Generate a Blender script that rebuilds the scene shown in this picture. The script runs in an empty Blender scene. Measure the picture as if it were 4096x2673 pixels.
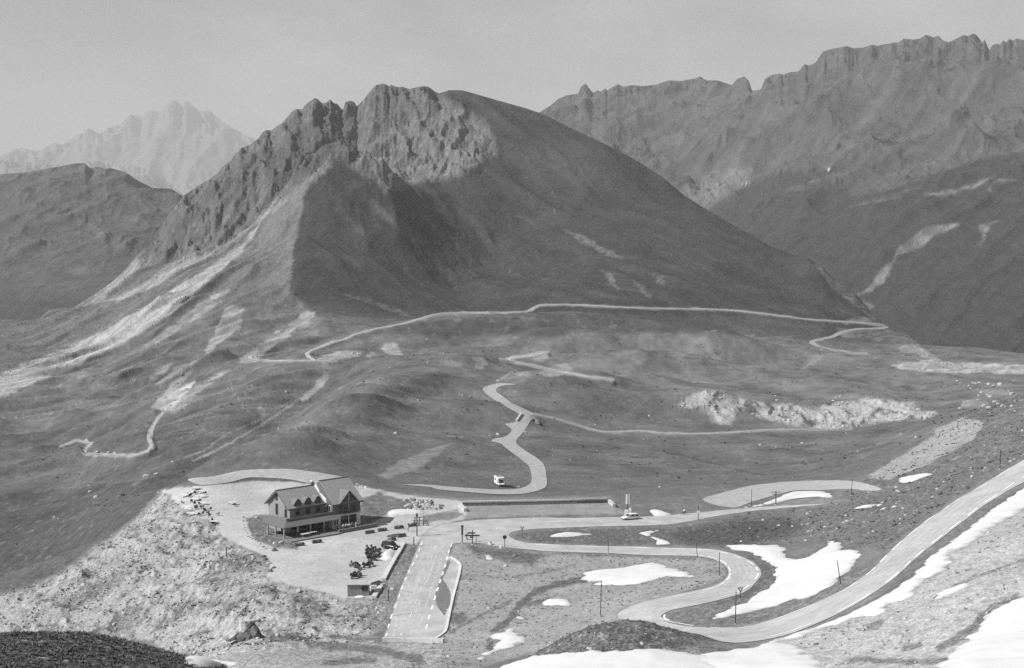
import bpy, bmesh, math, random
import numpy as np
from mathutils import Vector, Matrix
from mathutils.geometry import delaunay_2d_cdt

scene = bpy.context.scene
COL = scene.collection
rng = random.Random(7)

# ------------------------------------------------------------------ camera model
W, H, F = 4096.0, 2673.0, 5300.0          # photograph pixels
HZ = 1000.0                               # row of the horizon
CAMZ = 67.0                               # eye height above the parking lot
PITCH = math.atan((H / 2 - HZ) / F)
CP, SP = math.cos(PITCH), math.sin(PITCH)

def ray(px, py):
    """tan of azimuth u and tan of elevation t (both per metre of ground distance y)"""
    dx = (np.asarray(px, float) - W / 2) / F
    dz = -(np.asarray(py, float) - H / 2) / F
    fy = CP + dz * SP
    return dx / fy, (-SP + dz * CP) / fy

def pix(u, t):
    """inverse of ray()"""
    depth = CP - t * SP
    dz = (SP + t * CP) / depth
    dx = u / depth
    return W / 2 + dx * F, H / 2 - dz * F

def smooth(e0, e1, x):
    k = np.clip((x - e0) / (e1 - e0), 0, 1)
    return k * k * (3 - 2 * k)

# ------------------------------------------------------------------ noise
def _hash(ix, iy, seed):
    h = (ix.astype(np.int64) * 374761393 + iy.astype(np.int64) * 668265263 + seed * 1442695041) & 0xFFFFFFFF
    h = ((h ^ (h >> 13)) * 1274126177) & 0xFFFFFFFF
    h = (h ^ (h >> 16)) & 0xFFFFFFFF
    return h.astype(np.float32) * np.float32(2 * math.pi / 4294967296.0)

def perlin(x, y, seed=0):
    x0 = np.floor(x); y0 = np.floor(y)
    fx = (x - x0).astype(np.float32); fy = (y - y0).astype(np.float32)
    ix = x0.astype(np.int64); iy = y0.astype(np.int64)
    def g(dx, dy):
        a = _hash(ix + dx, iy + dy, seed)
        return np.cos(a) * (fx - dx) + np.sin(a) * (fy - dy)
    sx = fx * fx * fx * (fx * (fx * 6 - 15) + 10); sy = fy * fy * fy * (fy * (fy * 6 - 15) + 10)
    a = g(0, 0); b = g(1, 0); c = g(0, 1); d = g(1, 1)
    return ((a + (b - a) * sx) * (1 - sy) + (c + (d - c) * sx) * sy) * 1.5

def fbm(x, y, octaves=4, seed=0, gain=0.5, lac=2.03):
    s = 0; amp = 1.0; tot = 0
    for o in range(octaves):
        s = s + amp * perlin(x + 17.3 * o, y - 9.1 * o, seed + o); tot += amp
        x = x * lac; y = y * lac; amp *= gain
    return s / tot

def ridged(x, y, octaves=4, seed=0, gain=0.55, lac=2.07):
    s = 0; amp = 1.0; tot = 0; w = 1.0
    for o in range(octaves):
        n = 1 - np.abs(perlin(x + 3.7 * o, y + 5.9 * o, seed + o)) * 1.6
        n = np.clip(n, 0, 1) ** 2
        s = s + amp * n * w; tot += amp
        w = np.clip(n * 1.6, 0, 1)
        x = x * lac; y = y * lac; amp *= gain
    return s / tot

# ------------------------------------------------------------------ thin plate spline over (u, ln y)
def tps_fit(P, vals, reg=1e-5):
    n = len(P)
    d2 = ((P[:, None] - P[None]) ** 2).sum(-1)
    K = 0.5 * d2 * np.log(d2 + 1e-12) + reg * np.eye(n)
    Q = np.hstack([np.ones((n, 1)), P])
    A = np.zeros((n + 3, n + 3)); A[:n, :n] = K; A[:n, n:] = Q; A[n:, :n] = Q.T
    return np.linalg.solve(A, np.concatenate([vals, np.zeros(3)]))

def tps_eval(P, sol, X):
    out = np.empty(len(X)); n = len(P)
    for i in range(0, len(X), 20000):
        x = X[i:i + 20000]
        d2 = ((x[:, None] - P[None]) ** 2).sum(-1)
        out[i:i + 20000] = (0.5 * d2 * np.log(d2 + 1e-12)) @ sol[:n] + sol[n] + x @ sol[n + 1:]
    return out

def cr_matrix(nf, nc):
    """Catmull-Rom upsampling matrix from nc to nf samples"""
    M = np.zeros((nf, nc)); p = np.linspace(0, nc - 1, nf)
    i = np.clip(np.floor(p).astype(int), 0, nc - 2); f = p - i
    w = [-.5 * f + f ** 2 - .5 * f ** 3, 1 - 2.5 * f ** 2 + 1.5 * f ** 3, .5 * f + 2 * f ** 2 - 1.5 * f ** 3, -.5 * f ** 2 + .5 * f ** 3]
    r = np.arange(nf)
    for k in range(4):
        np.add.at(M, (r, np.clip(i + k - 1, 0, nc - 1)), w[k])
    return M

class Field:
    """elevation tangent t(u, v = ln y): a height field z = CAMZ + t*y over the ground plane"""
    def __init__(self, ctrl, u0, u1, y0, y1, nu, nv, nuc=210, nvc=200, reg=1e-5):
        P = []; T = []
        for c in ctrl:
            u, t = ray(c[0], c[1]); P.append((u, math.log(c[2]))); T.append(t)
        P = np.array(P); T = np.array(T)
        sol = tps_fit(P, T, reg)
        uc = np.linspace(u0, u1, nuc); vc = np.linspace(math.log(y0), math.log(y1), nvc)
        G = np.stack(np.meshgrid(uc, vc, indexing='ij'), -1).reshape(-1, 2)
        C = tps_eval(P, sol, G).reshape(nuc, nvc)
        self.t = cr_matrix(nu, nuc) @ C @ cr_matrix(nv, nvc).T
        self.u = np.linspace(u0, u1, nu); self.v = np.linspace(math.log(y0), math.log(y1), nv)
        self.y = np.exp(self.v)
        self.Y = np.broadcast_to(self.y[None], (nu, nv)); self.X = self.u[:, None] * self.Y
    def sample(self, u, v, arr=None):
        a = self.t if arr is None else arr
        nu, nv = a.shape
        fu = np.clip((np.asarray(u) - self.u[0]) / (self.u[-1] - self.u[0]) * (nu - 1), 0, nu - 1.001)
        fv = np.clip((np.asarray(v) - self.v[0]) / (self.v[-1] - self.v[0]) * (nv - 1), 0, nv - 1.001)
        i = fu.astype(int); j = fv.astype(int); p = fu - i; q = fv - j
        return (a[i, j] * (1 - p) + a[i + 1, j] * p) * (1 - q) + (a[i, j + 1] * (1 - p) + a[i + 1, j + 1] * p) * q
    def height(self, x, y, arr=None):
        x = np.asarray(x, float); y = np.asarray(y, float)
        return CAMZ + y * self.sample(x / y, np.log(y), arr)
    def hit(self, px, py, ymin=0):
        """first point of the ground along the line of sight through a photograph pixel"""
        u, t = ray(px, py)
        tt = self.sample(np.full(len(self.v), float(u)), self.v)
        ok = np.nonzero((tt >= t) & (self.y >= ymin))[0]
        if len(ok) == 0:
            j = int(np.argmax(tt)); y = self.y[j]
        else:
            j = ok[0]; y = self.y[j]
            if j > 0 and tt[j - 1] < t:
                f = (t - tt[j - 1]) / (tt[j] - tt[j - 1]); y = math.exp(self.v[j - 1] + f * (self.v[j] - self.v[j - 1]))
        return Vector((float(u) * y, y, float(CAMZ + y * t)))
    def fit_skyline(self, line, ymin, width):
        """lift or lower the crest so the skyline runs through the measured points"""
        pu, pt = ray([p[0] for p in line], [p[1] for p in line])
        m = (self.u >= pu[0]) & (self.u <= pu[-1])
        tgt = np.interp(self.u, pu, pt); ramp = smooth(pu[0], pu[0] + .03, self.u)
        far = self.y[None] >= ymin
        if not hasattr(self, 'crest_v'):                       # where the crest runs, smoothed from column to column
            j = np.where(far, self.t, -9).argmax(1).astype(float); k = np.hanning(61); k /= k.sum()
            self.crest_v = np.interp(np.convolve(np.pad(j, 30, mode='edge'), k, 'valid'), np.arange(len(self.v)), self.v)
        near_c = far & (np.abs(self.v[None] - self.crest_v[:, None]) < max(.06, width * 1.5))
        for _ in range(3):
            crest = np.where(near_c, self.t, -9).max(1)
            d = np.where(m & (crest > -8), tgt - crest, 0) * ramp
            self.t = self.t + d[:, None] * np.exp(-((self.v[None] - self.crest_v[:, None]) / width) ** 2)
        over = self.t - tgt[:, None]                            # whatever still pokes above is cut down
        self.t = np.where(m[:, None] & far & (over > 0), self.t - over * ramp[:, None], self.t)

def visible_mask(t):
    """grid points not hidden behind nearer ground, seen from the eye"""
    run = np.maximum.accumulate(t, axis=1)
    prev = np.concatenate([np.full((t.shape[0], 1), -9.0), run[:, :-1]], 1)
    return t >= prev - 0.0008
# ------------------------------------------------------------------ control points: (photo column, photo row, ground distance)
CTRL = []
def col(px, *rows):
    for r in rows: CTRL.append((px + (r[2] if len(r) > 2 else 0), r[0], r[1]))
col(-150, (2950, 40), (2860, 70), (2570, 100), (2700, 140), (2860, 200), (2570, 268), (2450, 285), (2350, 305), (2390, 360), (2250, 420), (2000, 520), (1790, 750), (1610, 1000),
    (1480, 1250), (1340, 1500), (1262, 1750), (1320, 2000), (1480, 2600), (1700, 3600))
col(300, (2930, 40), (2820, 70), (2535, 102), (2720, 140), (2850, 200), (2520, 268), (2400, 285), (2285, 300), (2330, 360), (2210, 410), (2000, 500), (1780, 750), (1600, 1000),
    (1470, 1250), (1350, 1500), (1235, 1750), (1300, 2000), (1480, 2600), (1700, 3600))
col(500, (2567, 104), (2730, 142), (2540, 262), (2400, 280), (2250, 300), (2120, 325), (2150, 370), (2010, 440), (1850, 560), (1700, 760), (1550, 960), (1400, 1230), (1250, 1500), (1100, 1730), (1080, 1850), (1250, 2400))
col(700, (2930, 40), (2850, 70), (2640, 108), (2760, 150), (2600, 245), (2480, 262), (2350, 280), (2200, 306), (2050, 339), (1950, 372), (1965, 420), (1895, 485), (1800, 600),
    (1700, 730), (1600, 850), (1500, 1000), (1400, 1150), (1200, 1480), (1000, 1770), (828, 2030), (900, 2300), (1250, 3000), (1700, 3600))
col(1000, (2930, 40), (2880, 80), (2780, 140), (2640, 203), (2580, 222), (2500, 243), (2400, 258), (2320, 269), (2250, 284), (2150, 309), (2050, 338), (1960, 370), (1915, 388), (1900, 425), (1850, 500),
    (1750, 610), (1650, 720), (1550, 830), (1470, 930), (1400, 1090), (1300, 1280), (1150, 1500), (950, 1760), (800, 1920), (575, 2180), (800, 2500), (1250, 3100))
col(1300, (2930, 40), (2880, 80), (2790, 140), (2640, 205), (2560, 225), (2450, 248), (2330, 267), (2200, 296), (2100, 323), (1950, 372), (1905, 410), (1880, 450), (1800, 530), (1700, 600),
    (1600, 690), (1500, 800), (1420, 960), (1380, 1080), (1300, 1280), (1200, 1420), (1000, 1600), (800, 1740), (665, 1830, 25), (640, 2000, 25), (520, 2150, 50), (442, 2250, 72), (700, 2600), (1250, 3300))
col(1550, (2930, 40), (2880, 80), (2790, 140), (2640, 205), (2550, 229), (2400, 254), (2250, 284), (2100, 323), (2000, 355), (1950, 405), (1900, 450), (1800, 520), (1700, 590), (1600, 670), (1500, 780), (1430, 920),
    (1380, 1060), (1320, 1250), (1290, 1340), (1200, 1470), (1000, 1640), (850, 1720), (768, 1760), (752, 1880), (600, 2080), (450, 2230), (337, 2350), (600, 2700), (1200, 3300))
col(1800, (2930, 40), (2880, 80), (2790, 140), (2640, 200), (2550, 226), (2400, 254), (2200, 296), (2050, 338), (2000, 355), (1985, 372), (1955, 415), (1930, 440), (1850, 495), (1750, 570), (1650, 650), (1550, 740),
    (1480, 850), (1400, 1000), (1340, 1150), (1300, 1300), (1262, 1400), (1200, 1500), (1000, 1720), (850, 1850), (722, 1950), (550, 2150), (361, 2350), (600, 2700), (1200, 3300))
col(2100, (2930, 40), (2880, 80), (2780, 140), (2640, 195), (2550, 217), (2400, 252), (2300, 273), (2200, 296), (2080, 329), (2015, 350), (1995, 385), (1965, 428), (1900, 465), (1800, 530), (1680, 610), (1620, 660),
    (1540, 750), (1470, 860), (1420, 950), (1360, 1100), (1310, 1270), (1246, 1420), (1150, 1560), (950, 1800), (750, 2000), (600, 2150), (436, 2330), (650, 2700), (1200, 3300))
col(2350, (2640, 168), (2560, 190), (2500, 212), (2400, 242), (2300, 268), (2200, 294), (2080, 329), (2015, 350), (1980, 400), (1900, 470), (1800, 540), (1725, 610), (1640, 670), (1530, 780), (1470, 900), (1400, 1060), (1350, 1190), (1300, 1370), (1222, 1450))
col(2600, (2930, 40), (2880, 80), (2780, 125), (2640, 158), (2610, 167), (2560, 180), (2512, 193), (2430, 212), (2350, 236), (2280, 266), (2210, 291), (2130, 312), (2080, 329), (2030, 345), (2000, 365), (1950, 425),
    (1900, 480), (1800, 545), (1735, 610), (1650, 670), (1580, 730), (1525, 770), (1535, 830), (1480, 900), (1430, 1010), (1380, 1130), (1352, 1180), (1362, 1260), (1330, 1340), (1290, 1410), (1235, 1470), (1150, 1570),
    (950, 1850), (800, 2050), (680, 2200), (900, 2600), (1300, 3300))
col(2850, (2640, 158), (2560, 174), (2500, 187), (2420, 208), (2330, 233), (2250, 258), (2180, 288), (2100, 318), (2030, 345), (1990, 362), (1940, 410), (1880, 480), (1800, 540), (1730, 610), (1690, 645), (1600, 690), (1550, 780), (1470, 940), (1400, 1120), (1380, 1190), (1385, 1280), (1350, 1380), (1290, 1460), (1245, 1500), (1000, 1800), (850, 2050))
col(3100, (2930, 40), (2870, 80), (2750, 125), (2600, 160), (2500, 181), (2430, 198), (2350, 222), (2250, 252), (2150, 288), (2080, 325), (2030, 345), (1990, 360), (1950, 385), (1920, 430), (1850, 500), (1770, 570),
    (1720, 620), (1690, 648), (1610, 690), (1560, 780), (1500, 900), (1450, 1030), (1420, 1130), (1380, 1280), (1330, 1400), (1255, 1520), (1150, 1680), (1005, 1900), (1150, 2300), (1400, 3200))
col(3350, (2600, 152), (2480, 170), (2400, 181), (2320, 200), (2220, 228), (2100, 282), (2000, 335), (1940, 375), (1900, 425), (1820, 510), (1740, 580), (1700, 625), (1680, 650), (1600, 692), (1540, 800), (1470, 950), (1420, 1120), (1385, 1300), (1340, 1420), (1280, 1540), (1200, 1650), (1140, 1750), (1300, 2200))
col(3600, (2930, 40), (2860, 80), (2700, 120), (2600, 143), (2400, 168), (2250, 198), (2150, 223), (2000, 280), (1900, 340), (1830, 400), (1760, 470), (1700, 560), (1660, 630), (1595, 695), (1540, 800), (1480, 950),
    (1430, 1100), (1405, 1250), (1370, 1400), (1337, 1480), (1420, 1900), (1600, 3200))
col(3850, (2600, 130), (2400, 155), (2200, 185), (2080, 220), (1980, 265), (1880, 320), (1780, 370), (1700, 420), (1650, 500), (1640, 600), (1590, 700), (1520, 860), (1460, 1000), (1425, 1180), (1400, 1330))
col(4060, (2930, 40), (2850, 80), (2700, 108), (2600, 121), (2400, 145), (2200, 175), (2050, 213), (1905, 252), (1830, 288), (1750, 335), (1650, 405), (1592, 460), (1605, 540), (1560, 700), (1500, 860), (1450, 1000),
    (1412, 1250), (1400, 1380), (1480, 1900), (1600, 3200))
col(4400, (2930, 40), (2840, 80), (2600, 112), (2400, 138), (2200, 165), (2000, 210), (1850, 250), (1700, 320), (1550, 400), (1480, 460), (1510, 560), (1500, 800), (1450, 1000), (1405, 1250), (1395, 1380), (1480, 1900), (1600, 3200))
EDGE_FIX = 1

SKY_MAIN = [(150,1240),(250,1233),(296,1230),(402,1162),(457,1122),(503,1076),(553,1016),(583,996),(603,977),(624,936),(654,891),(679,850),(704,825),(732,785),(770,760),(800,739),(845,712),(871,692),(888,669),(921,644),(941,616),(966,591),
 (997,581),(1032,555),(1052,528),(1067,520),(1085,523),(1100,510),(1128,492),(1148,470),(1168,447),(1183,437),(1211,437),(1223,417),(1241,404),(1259,392),(1274,399),(1289,414),(1304,411),(1322,397),(1334,412),
 (1347,414),(1365,434),(1372,441),(1381,408),(1403,404),(1418,409),(1426,427),(1456,399),(1476,369),(1502,341),(1537,334),(1550,339),(1555,346),(1562,339),(1590,349),(1608,347),(1635,356),(1663,351),(1686,345),
 (1713,347),(1739,366),(1756,374),(1797,361),(1845,361),(1895,374),(1960,393),(2016,409),(2107,434),(2157,452),(2208,475),(2258,500),(2308,525),(2384,560),(2460,596),(2554,647),(2655,713),(2730,776),(2806,826),
 (2900,882),(2957,915),(3008,940),(3083,986),(3159,1016),(3235,1034),(3295,1074),(3342,1121),(3418,1172),(3488,1252),(3553,1307),(3603,1333),(3624,1332),(3649,1350),(3684,1380),(3704,1376),(3760,1372),(3850,1380),(3950,1396),(4066,1411),(4200,1420),(4450,1420)]
SKY_RIGHT = [(2000,520),(2160,448),(2201,423),(2231,397),(2266,382),(2312,375),(2324,347),(2342,334),(2352,347),(2372,372),(2390,362),(2402,367),(2420,355),(2430,362),(2453,347),(2471,337),(2493,347),(2529,341),(2569,345),
 (2624,339),(2675,322),(2725,324),(2781,314),(2801,306),(2826,322),(2871,322),(2927,341),(2947,317),(2977,306),(2995,322),(3008,363),(3043,359),(3060,316),(3086,301),(3119,294),(3131,299),(3161,289),(3194,286),
 (3219,256),(3234,263),(3262,251),(3292,206),(3327,196),(3387,185),(3413,193),(3453,191),(3483,179),(3513,183),(3573,170),(3593,170),(3614,155),(3649,158),(3679,155),(3704,139),(3734,150),(3754,143),(3769,160),
 (3794,170),(3825,155),(3855,140),(3870,145),(3895,134),(3910,145),(3930,173),(3938,158),(3950,185),(3958,201),(3970,180),(3990,175),(4000,180),(4010,163),(4026,170),(4036,155),(4051,163),(4066,154),(4140,170),(4250,140),(4400,190)]
SKY_LEFT = [(-300,640),(-100,705),(100,690),(248,664),(301,654),(336,652),(346,659),(356,671),(366,674),(385,668),(402,669),(412,675),(442,673),(503,689),(553,724),(613,752),(684,755),(704,767),(732,785),(900,960)]
SKY_FAR = [(-300,600),(0,640),(248,660),(321,644),(366,643),(442,644),(472,659),(523,661),(583,676),(639,707),(694,745),(735,780),(900,900)]

NU, NV = (1680, 1500)
G = Field(CTRL, -0.60, 0.62, 42.0, 3400.0, NU, NV)
def along_line(pts, w, h, ymin=0):
    """raise (or sink) the ground along a crest measured on the photograph; w, h in metres"""
    q = [G.hit(p[0], p[1], ymin) for p in pts]
    d = np.full(G.t.shape, 1e9); y0 = min(p.y for p in q) - 4 * w; y1 = max(p.y for p in q) + 4 * w
    j0, j1 = np.searchsorted(G.y, y0), np.searchsorted(G.y, y1)
    X, Y = G.X[:, j0:j1], G.Y[:, j0:j1]; d = np.full(X.shape, 1e9)
    for a, b in zip(q[:-1], q[1:]):
        dx, dy = b.x - a.x, b.y - a.y; k = np.clip(((X - a.x) * dx + (Y - a.y) * dy) / (dx * dx + dy * dy + 1e-9), 0, 1)
        d = np.minimum(d, (X - a.x - k * dx) ** 2 + (Y - a.y - k * dy) ** 2)
    G.t[:, j0:j1] += h * np.exp(-d / w ** 2) / Y
def spur(pts, w, h):
    """a sharp crest: the ground rises evenly to it from both sides; h may change along it"""
    q = [G.hit(p[0], p[1], 1200) for p in pts]; X, Y = G.X, G.Y
    dm = np.full(G.t.shape, 1e9); hm = np.zeros(G.t.shape)
    for (a, ha), (b, hb) in zip(list(zip(q, h))[:-1], list(zip(q, h))[1:]):
        dx, dy = b.x - a.x, b.y - a.y; k = np.clip(((X - a.x) * dx + (Y - a.y) * dy) / (dx * dx + dy * dy + 1e-9), 0, 1)
        d = np.sqrt((X - a.x - k * dx) ** 2 + (Y - a.y - k * dy) ** 2); c = d < dm
        dm = np.where(c, d, dm); hm = np.where(c, ha + (hb - ha) * k, hm)
    dm = dm + 34 * fbm(X / 75, Y / 75, 4, 401)
    best = hm * (np.clip(1 - np.sqrt(dm * dm + 64) / w, 0, 1) - .60 * np.exp(-(dm / (1.2 * w)) ** 2))
    G.t += best / Y
def knoll(px, py, rx, ry, h):
    q = G.hit(px, py)
    G.t += h * np.exp(-(((G.X - q.x) / rx) ** 2 + ((G.Y - q.y) / ry) ** 2) ** 1.5) / G.Y
spur([(1332, 668), (1225, 752), (1183, 940), (1158, 1140), (1235, 1262)], 200, [74, 70, 62, 40, 10])
spur([(1332, 668), (1440, 715), (1556, 772), (1700, 728), (1850, 716), (1940, 640)], 130, [62, 52, 42, 32, 22, 8])
along_line([(1840, 1495), (1660, 1560), (1470, 1690), (1320, 1820), (1200, 1880)], 42, 13)
along_line([(1250, 1455), (1150, 1560), (960, 1715), (800, 1830)], 34, 7)
along_line([(1325, 1490), (1199, 1598), (1057, 1692), (931, 1767), (820, 1823)], 20, -7)
along_line([(900, 1480), (760, 1650), (600, 1800)], 40, 6)
along_line([(2420, 1560), (2600, 1548), (2720, 1590)], 34, 6)
along_line([(1700, 1545), (1560, 1700), (1480, 1830)], 18, -4)
for k in [(2050, 1352, 105, 50, 10), (1720, 1330, 80, 50, 9), (1560, 1375, 60, 40, 8), (2600, 1362, 115, 55, 13), (2400, 1405, 70, 40, 7), (2980, 1436, 60, 36, 10), (2470, 1460, 60, 34, 6), (2760, 1392, 60, 34, 9), (2240, 1360, 55, 36, 8),
          (2850, 1480, 80, 40, 5), (3350, 1450, 60, 40, 6), (3600, 1520, 75, 45, 8), (3850, 1440, 60, 40, 8), (3760, 1400, 60, 50, 7), (3250, 1520, 70, 40, 6), (2280, 1545, 40, 26, 5), (1930, 1640, 30, 26, 3), (2250, 1600, 40, 30, 5), (3000, 1380, 60, 40, 8)]:
    knoll(*k[:4], k[4] * (1.2 if k[0] < 2900 else .6))
# the crest of the mountain must be smooth before the jagged part is added
G.fit_skyline(SKY_MAIN, 1200, 0.09)

RIGHT = Field([(1900, 900, 3000), (1900, 700, 4200), (1900, 540, 5600), (1900, 900, 7000),
               (2300, 900, 3200), (2300, 700, 4000), (2300, 560, 4700), (2300, 375, 5600), (2300, 700, 6800),
               (2700, 1100, 3000), (2700, 900, 3500), (2700, 720, 4100), (2700, 520, 4800), (2700, 325, 5500), (2700, 700, 6800),
               (3010, 1300, 2500), (3010, 1000, 2900), (3010, 800, 3400), (3010, 600, 4000), (3010, 365, 4900), (3010, 700, 6500),
               (3300, 1500, 2200), (3300, 1150, 2500), (3300, 880, 2850), (3300, 690, 3150), (3300, 660, 3350), (3300, 450, 3900), (3300, 200, 4500), (3300, 700, 6000),
               (3700, 1550, 2000), (3700, 1300, 2200), (3700, 1000, 2500), (3700, 750, 2850), (3700, 600, 3200), (3700, 400, 3700), (3700, 145, 4200), (3700, 700, 6000),
               (4060, 1550, 1900), (4060, 1350, 2050), (4060, 1000, 2400), (4060, 750, 2700), (4060, 610, 3000), (4060, 400, 3600), (4060, 155, 4100), (4060, 700, 6000),
               (4500, 1550, 1900), (4500, 1300, 2050), (4500, 900, 2400), (4500, 600, 3000), (4500, 200, 4000), (4500, 700, 6000),
               (3000, 700, 3850, -0), (2900, 1500, 2000), (2300, 1300, 2000), (1900, 1300, 2000)],
              -0.06, 0.50, 1900.0, 7000.0, 900, 560, 90, 90)
RIGHT.fit_skyline(SKY_RIGHT, 2500, 0.10)
LEFT = Field([(-400, 1500, 2300), (-400, 1100, 2900), (-400, 850, 3500), (-400, 680, 4100), (-400, 1000, 5200),
              (300, 1500, 2300), (300, 1230, 2600), (300, 1000, 3100), (300, 800, 3600), (300, 655, 4100), (300, 1000, 5200),
              (550, 1500, 2300), (550, 1200, 2700), (550, 1000, 3100), (550, 850, 3600), (550, 724, 4000), (550, 1000, 5200),
              (750, 1500, 2300), (750, 1100, 2900), (750, 900, 3500), (750, 795, 3900), (750, 1100, 5200),
              (1100, 1500, 2300), (1100, 1200, 3000), (1100, 1000, 3900), (1100, 1300, 5200)],
             -0.50, -0.17, 2300.0, 5200.0, 420, 320, 60, 60)
LEFT.fit_skyline(SKY_LEFT, 3000, 0.09)
FAR = Field([(-400, 1120, 13000), (-400, 900, 14300), (-400, 620, 16000), (-400, 900, 17500), (300, 1120, 13000), (300, 900, 14300), (300, 645, 16000), (300, 900, 17500),
             (600, 1120, 13000), (600, 900, 14500), (600, 685, 16000), (600, 900, 17500), (1100, 1200, 13000), (1100, 1100, 14500), (1100, 980, 16000), (1100, 1100, 17500)],
            -0.50, -0.17, 13000.0, 17500.0, 360, 160, 50, 50)
FAR.fit_skyline(SKY_FAR, 13500, 0.05)
SKY_MASSIF = [(-300,650),(0,622),(80,590),(150,604),(220,570),(250,578),(330,530),(352,512),(376,524),(400,532),(440,506),(480,498),(520,455),(545,462),(560,470),(600,440),(640,448),(672,412),(690,398),(704,405),(725,418),(745,402),(760,412),(800,446),(840,440),(880,482),(950,522),(1100,600),(1300,700)]
MASSIF = Field([(-400, 1000, 18500), (-400, 800, 20000), (-400, 650, 21500), (-400, 900, 24000), (300, 1000, 18500), (300, 760, 20000), (300, 545, 21500), (300, 800, 24000),
                (704, 1000, 18500), (704, 700, 20000), (704, 396, 21500), (704, 800, 24000), (1300, 1000, 18500), (1300, 850, 20000), (1300, 700, 21500), (1300, 900, 24000)],
               -0.50, -0.13, 18500.0, 24000.0, 300, 180, 50, 50)
MASSIF.fit_skyline(SKY_MASSIF, 19500, 0.05)
# ------------------------------------------------------------------ outlines of roads and flat places, measured on the photograph
ROAD_MAIN = [(1545,2563),(1560,2500),(1578,2430),(1600,2360),(1628,2295),(1655,2230),(1672,2190),(1690,2150),(1720,2120),(1760,2104),(1855,2087),(1955,2079),(2157,2071),(2300,2072),(2486,2070),(2615,2067),(2728,2058),
 (2804,2053),(2900,2042),(3050,2028),(3277,2017),(3277,2021),(3050,2040),(2880,2066),(2779,2084),(2678,2099),(2500,2106),(2308,2111),(2157,2116),(2060,2126),(2036,2142),(2056,2160),(2107,2173),(2157,2177),(2308,2183),
 (2476,2187),(2728,2192),(2817,2198),(2861,2201),(2940,2217),(3010,2247),(3040,2278),(3043,2304),(3018,2335),(2983,2365),(2913,2391),(2843,2411),(2747,2431),(2677,2446),(2644,2466),(2647,2481),(2695,2498),(2765,2508),
 (2870,2516),(2975,2510),(3092,2479),(3161,2455),(3249,2420),(3353,2371),(3423,2329),(3493,2277),(3545,2224),(3597,2174),(3650,2128),(3711,2080),(3772,2039),(3824,2002),(3885,1967),(3946,1930),(4007,1893),(4066,1858),
 (4200,1785),(4300,1735),(4700,1560),(4700,1690),(4300,1840),(4200,1880),(4066,1945),(3990,1990),(3929,2028),(3868,2074),(3824,2108),(3763,2156),(3702,2204),(3641,2256),(3580,2313),(3528,2352),(3458,2400),(3371,2448),(3266,2496),(3144,2540),
 (3005,2570),(2900,2582),(2782,2568),(2700,2552),(2620,2530),(2540,2506),(2490,2488),(2472,2470),(2476,2453),(2502,2437),(2572,2411),(2625,2398),(2712,2380),(2800,2361),(2870,2339),(2905,2313),(2913,2287),(2896,2260),
 (2852,2238),(2782,2227),(2625,2224),(2450,2216),(2275,2211),(2188,2208),(2087,2197),(2031,2193),(2006,2190),(1955,2180),(1900,2174),(1855,2173),(1814,2175),(1804,2190),(1798,2210),(1796,2228),(1802,2233),(1825,2245),(1841,2262),(1841,2282),(1829,2330),
 (1809,2400),(1792,2480),(1782,2525),(1764,2545),(1738,2562)]
PULLOUT = [(752,1918),(856,1907),(956,1885),(1057,1878),(1158,1878),(1259,1890),(1360,1907),(1400,1925),(1330,1940),(1249,1936),(1158,1919),(1082,1914),(1007,1911),(966,1918),(906,1933),(805,1942)]
ROAD_VALLEY = [(1613,1941),(1703,1940),(1804,1949),(1905,1956),(2006,1960),(2077,1956),(2117,1939),(2127,1913),(2119,1873),(2102,1853),(2056,1818),(2016,1787),(2004,1776),(1966,1766),(1981,1755),(2016,1750),(2041,1732),(2046,1717),
 (2021,1697),(2056,1692),(2072,1676),(2082,1661),(2046,1641),(2006,1616),(1956,1586),(1930,1560),(1945,1546),(1991,1535),(2031,1535),(2066,1539),(2006,1545),(1983,1563),(2006,1583),(2056,1618),(2127,1651),(2130,1668),(2112,1702),
 (2087,1737),(2066,1762),(2072,1782),(2107,1808),(2147,1833),(2177,1863),(2185,1903),(2188,1934),(2177,1954),(2127,1971),(2056,1979),(1956,1977),(1855,1969),(1754,1960),(1718,1950)]
LOT = [(640,1962),(700,1950),(800,1943),(906,1935),(966,1922),(1010,1916),(1082,1918),(1158,1922),(1249,1938),(1330,1942),(1440,1945),(1520,1960),(1600,1978),(1700,1990),(1800,2000),(1850,2006),(1870,2045),(1860,2080),(1760,2101),(1716,2118),(1686,2148),
 (1668,2178),(1615,2172),(1605,2185),(1590,2215),(1560,2270),(1525,2335),(1492,2390),(1440,2392),(1380,2395),(1300,2372),(1220,2352),(1150,2345),(1095,2330),(1060,2300),(1085,2250),(1062,2222),(1010,2205),(960,2180),(910,2165),(878,2130),(862,2095),(830,2078),(760,2072),(735,2040),(700,2005)]
ARC = [(2812,1997),(2900,1970),(3000,1945),(3120,1931),(3250,1924),(3370,1924),(3440,1931),(3528,1958),(3480,1966),(3400,1957),(3280,1962),(3180,1963),(3080,1988),(3000,2012),(2940,2032),(2860,2022)]
TERRACE = [(1105,2035),(1075,2075),(1100,2105),(1150,2145),(1240,2150)]
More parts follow.
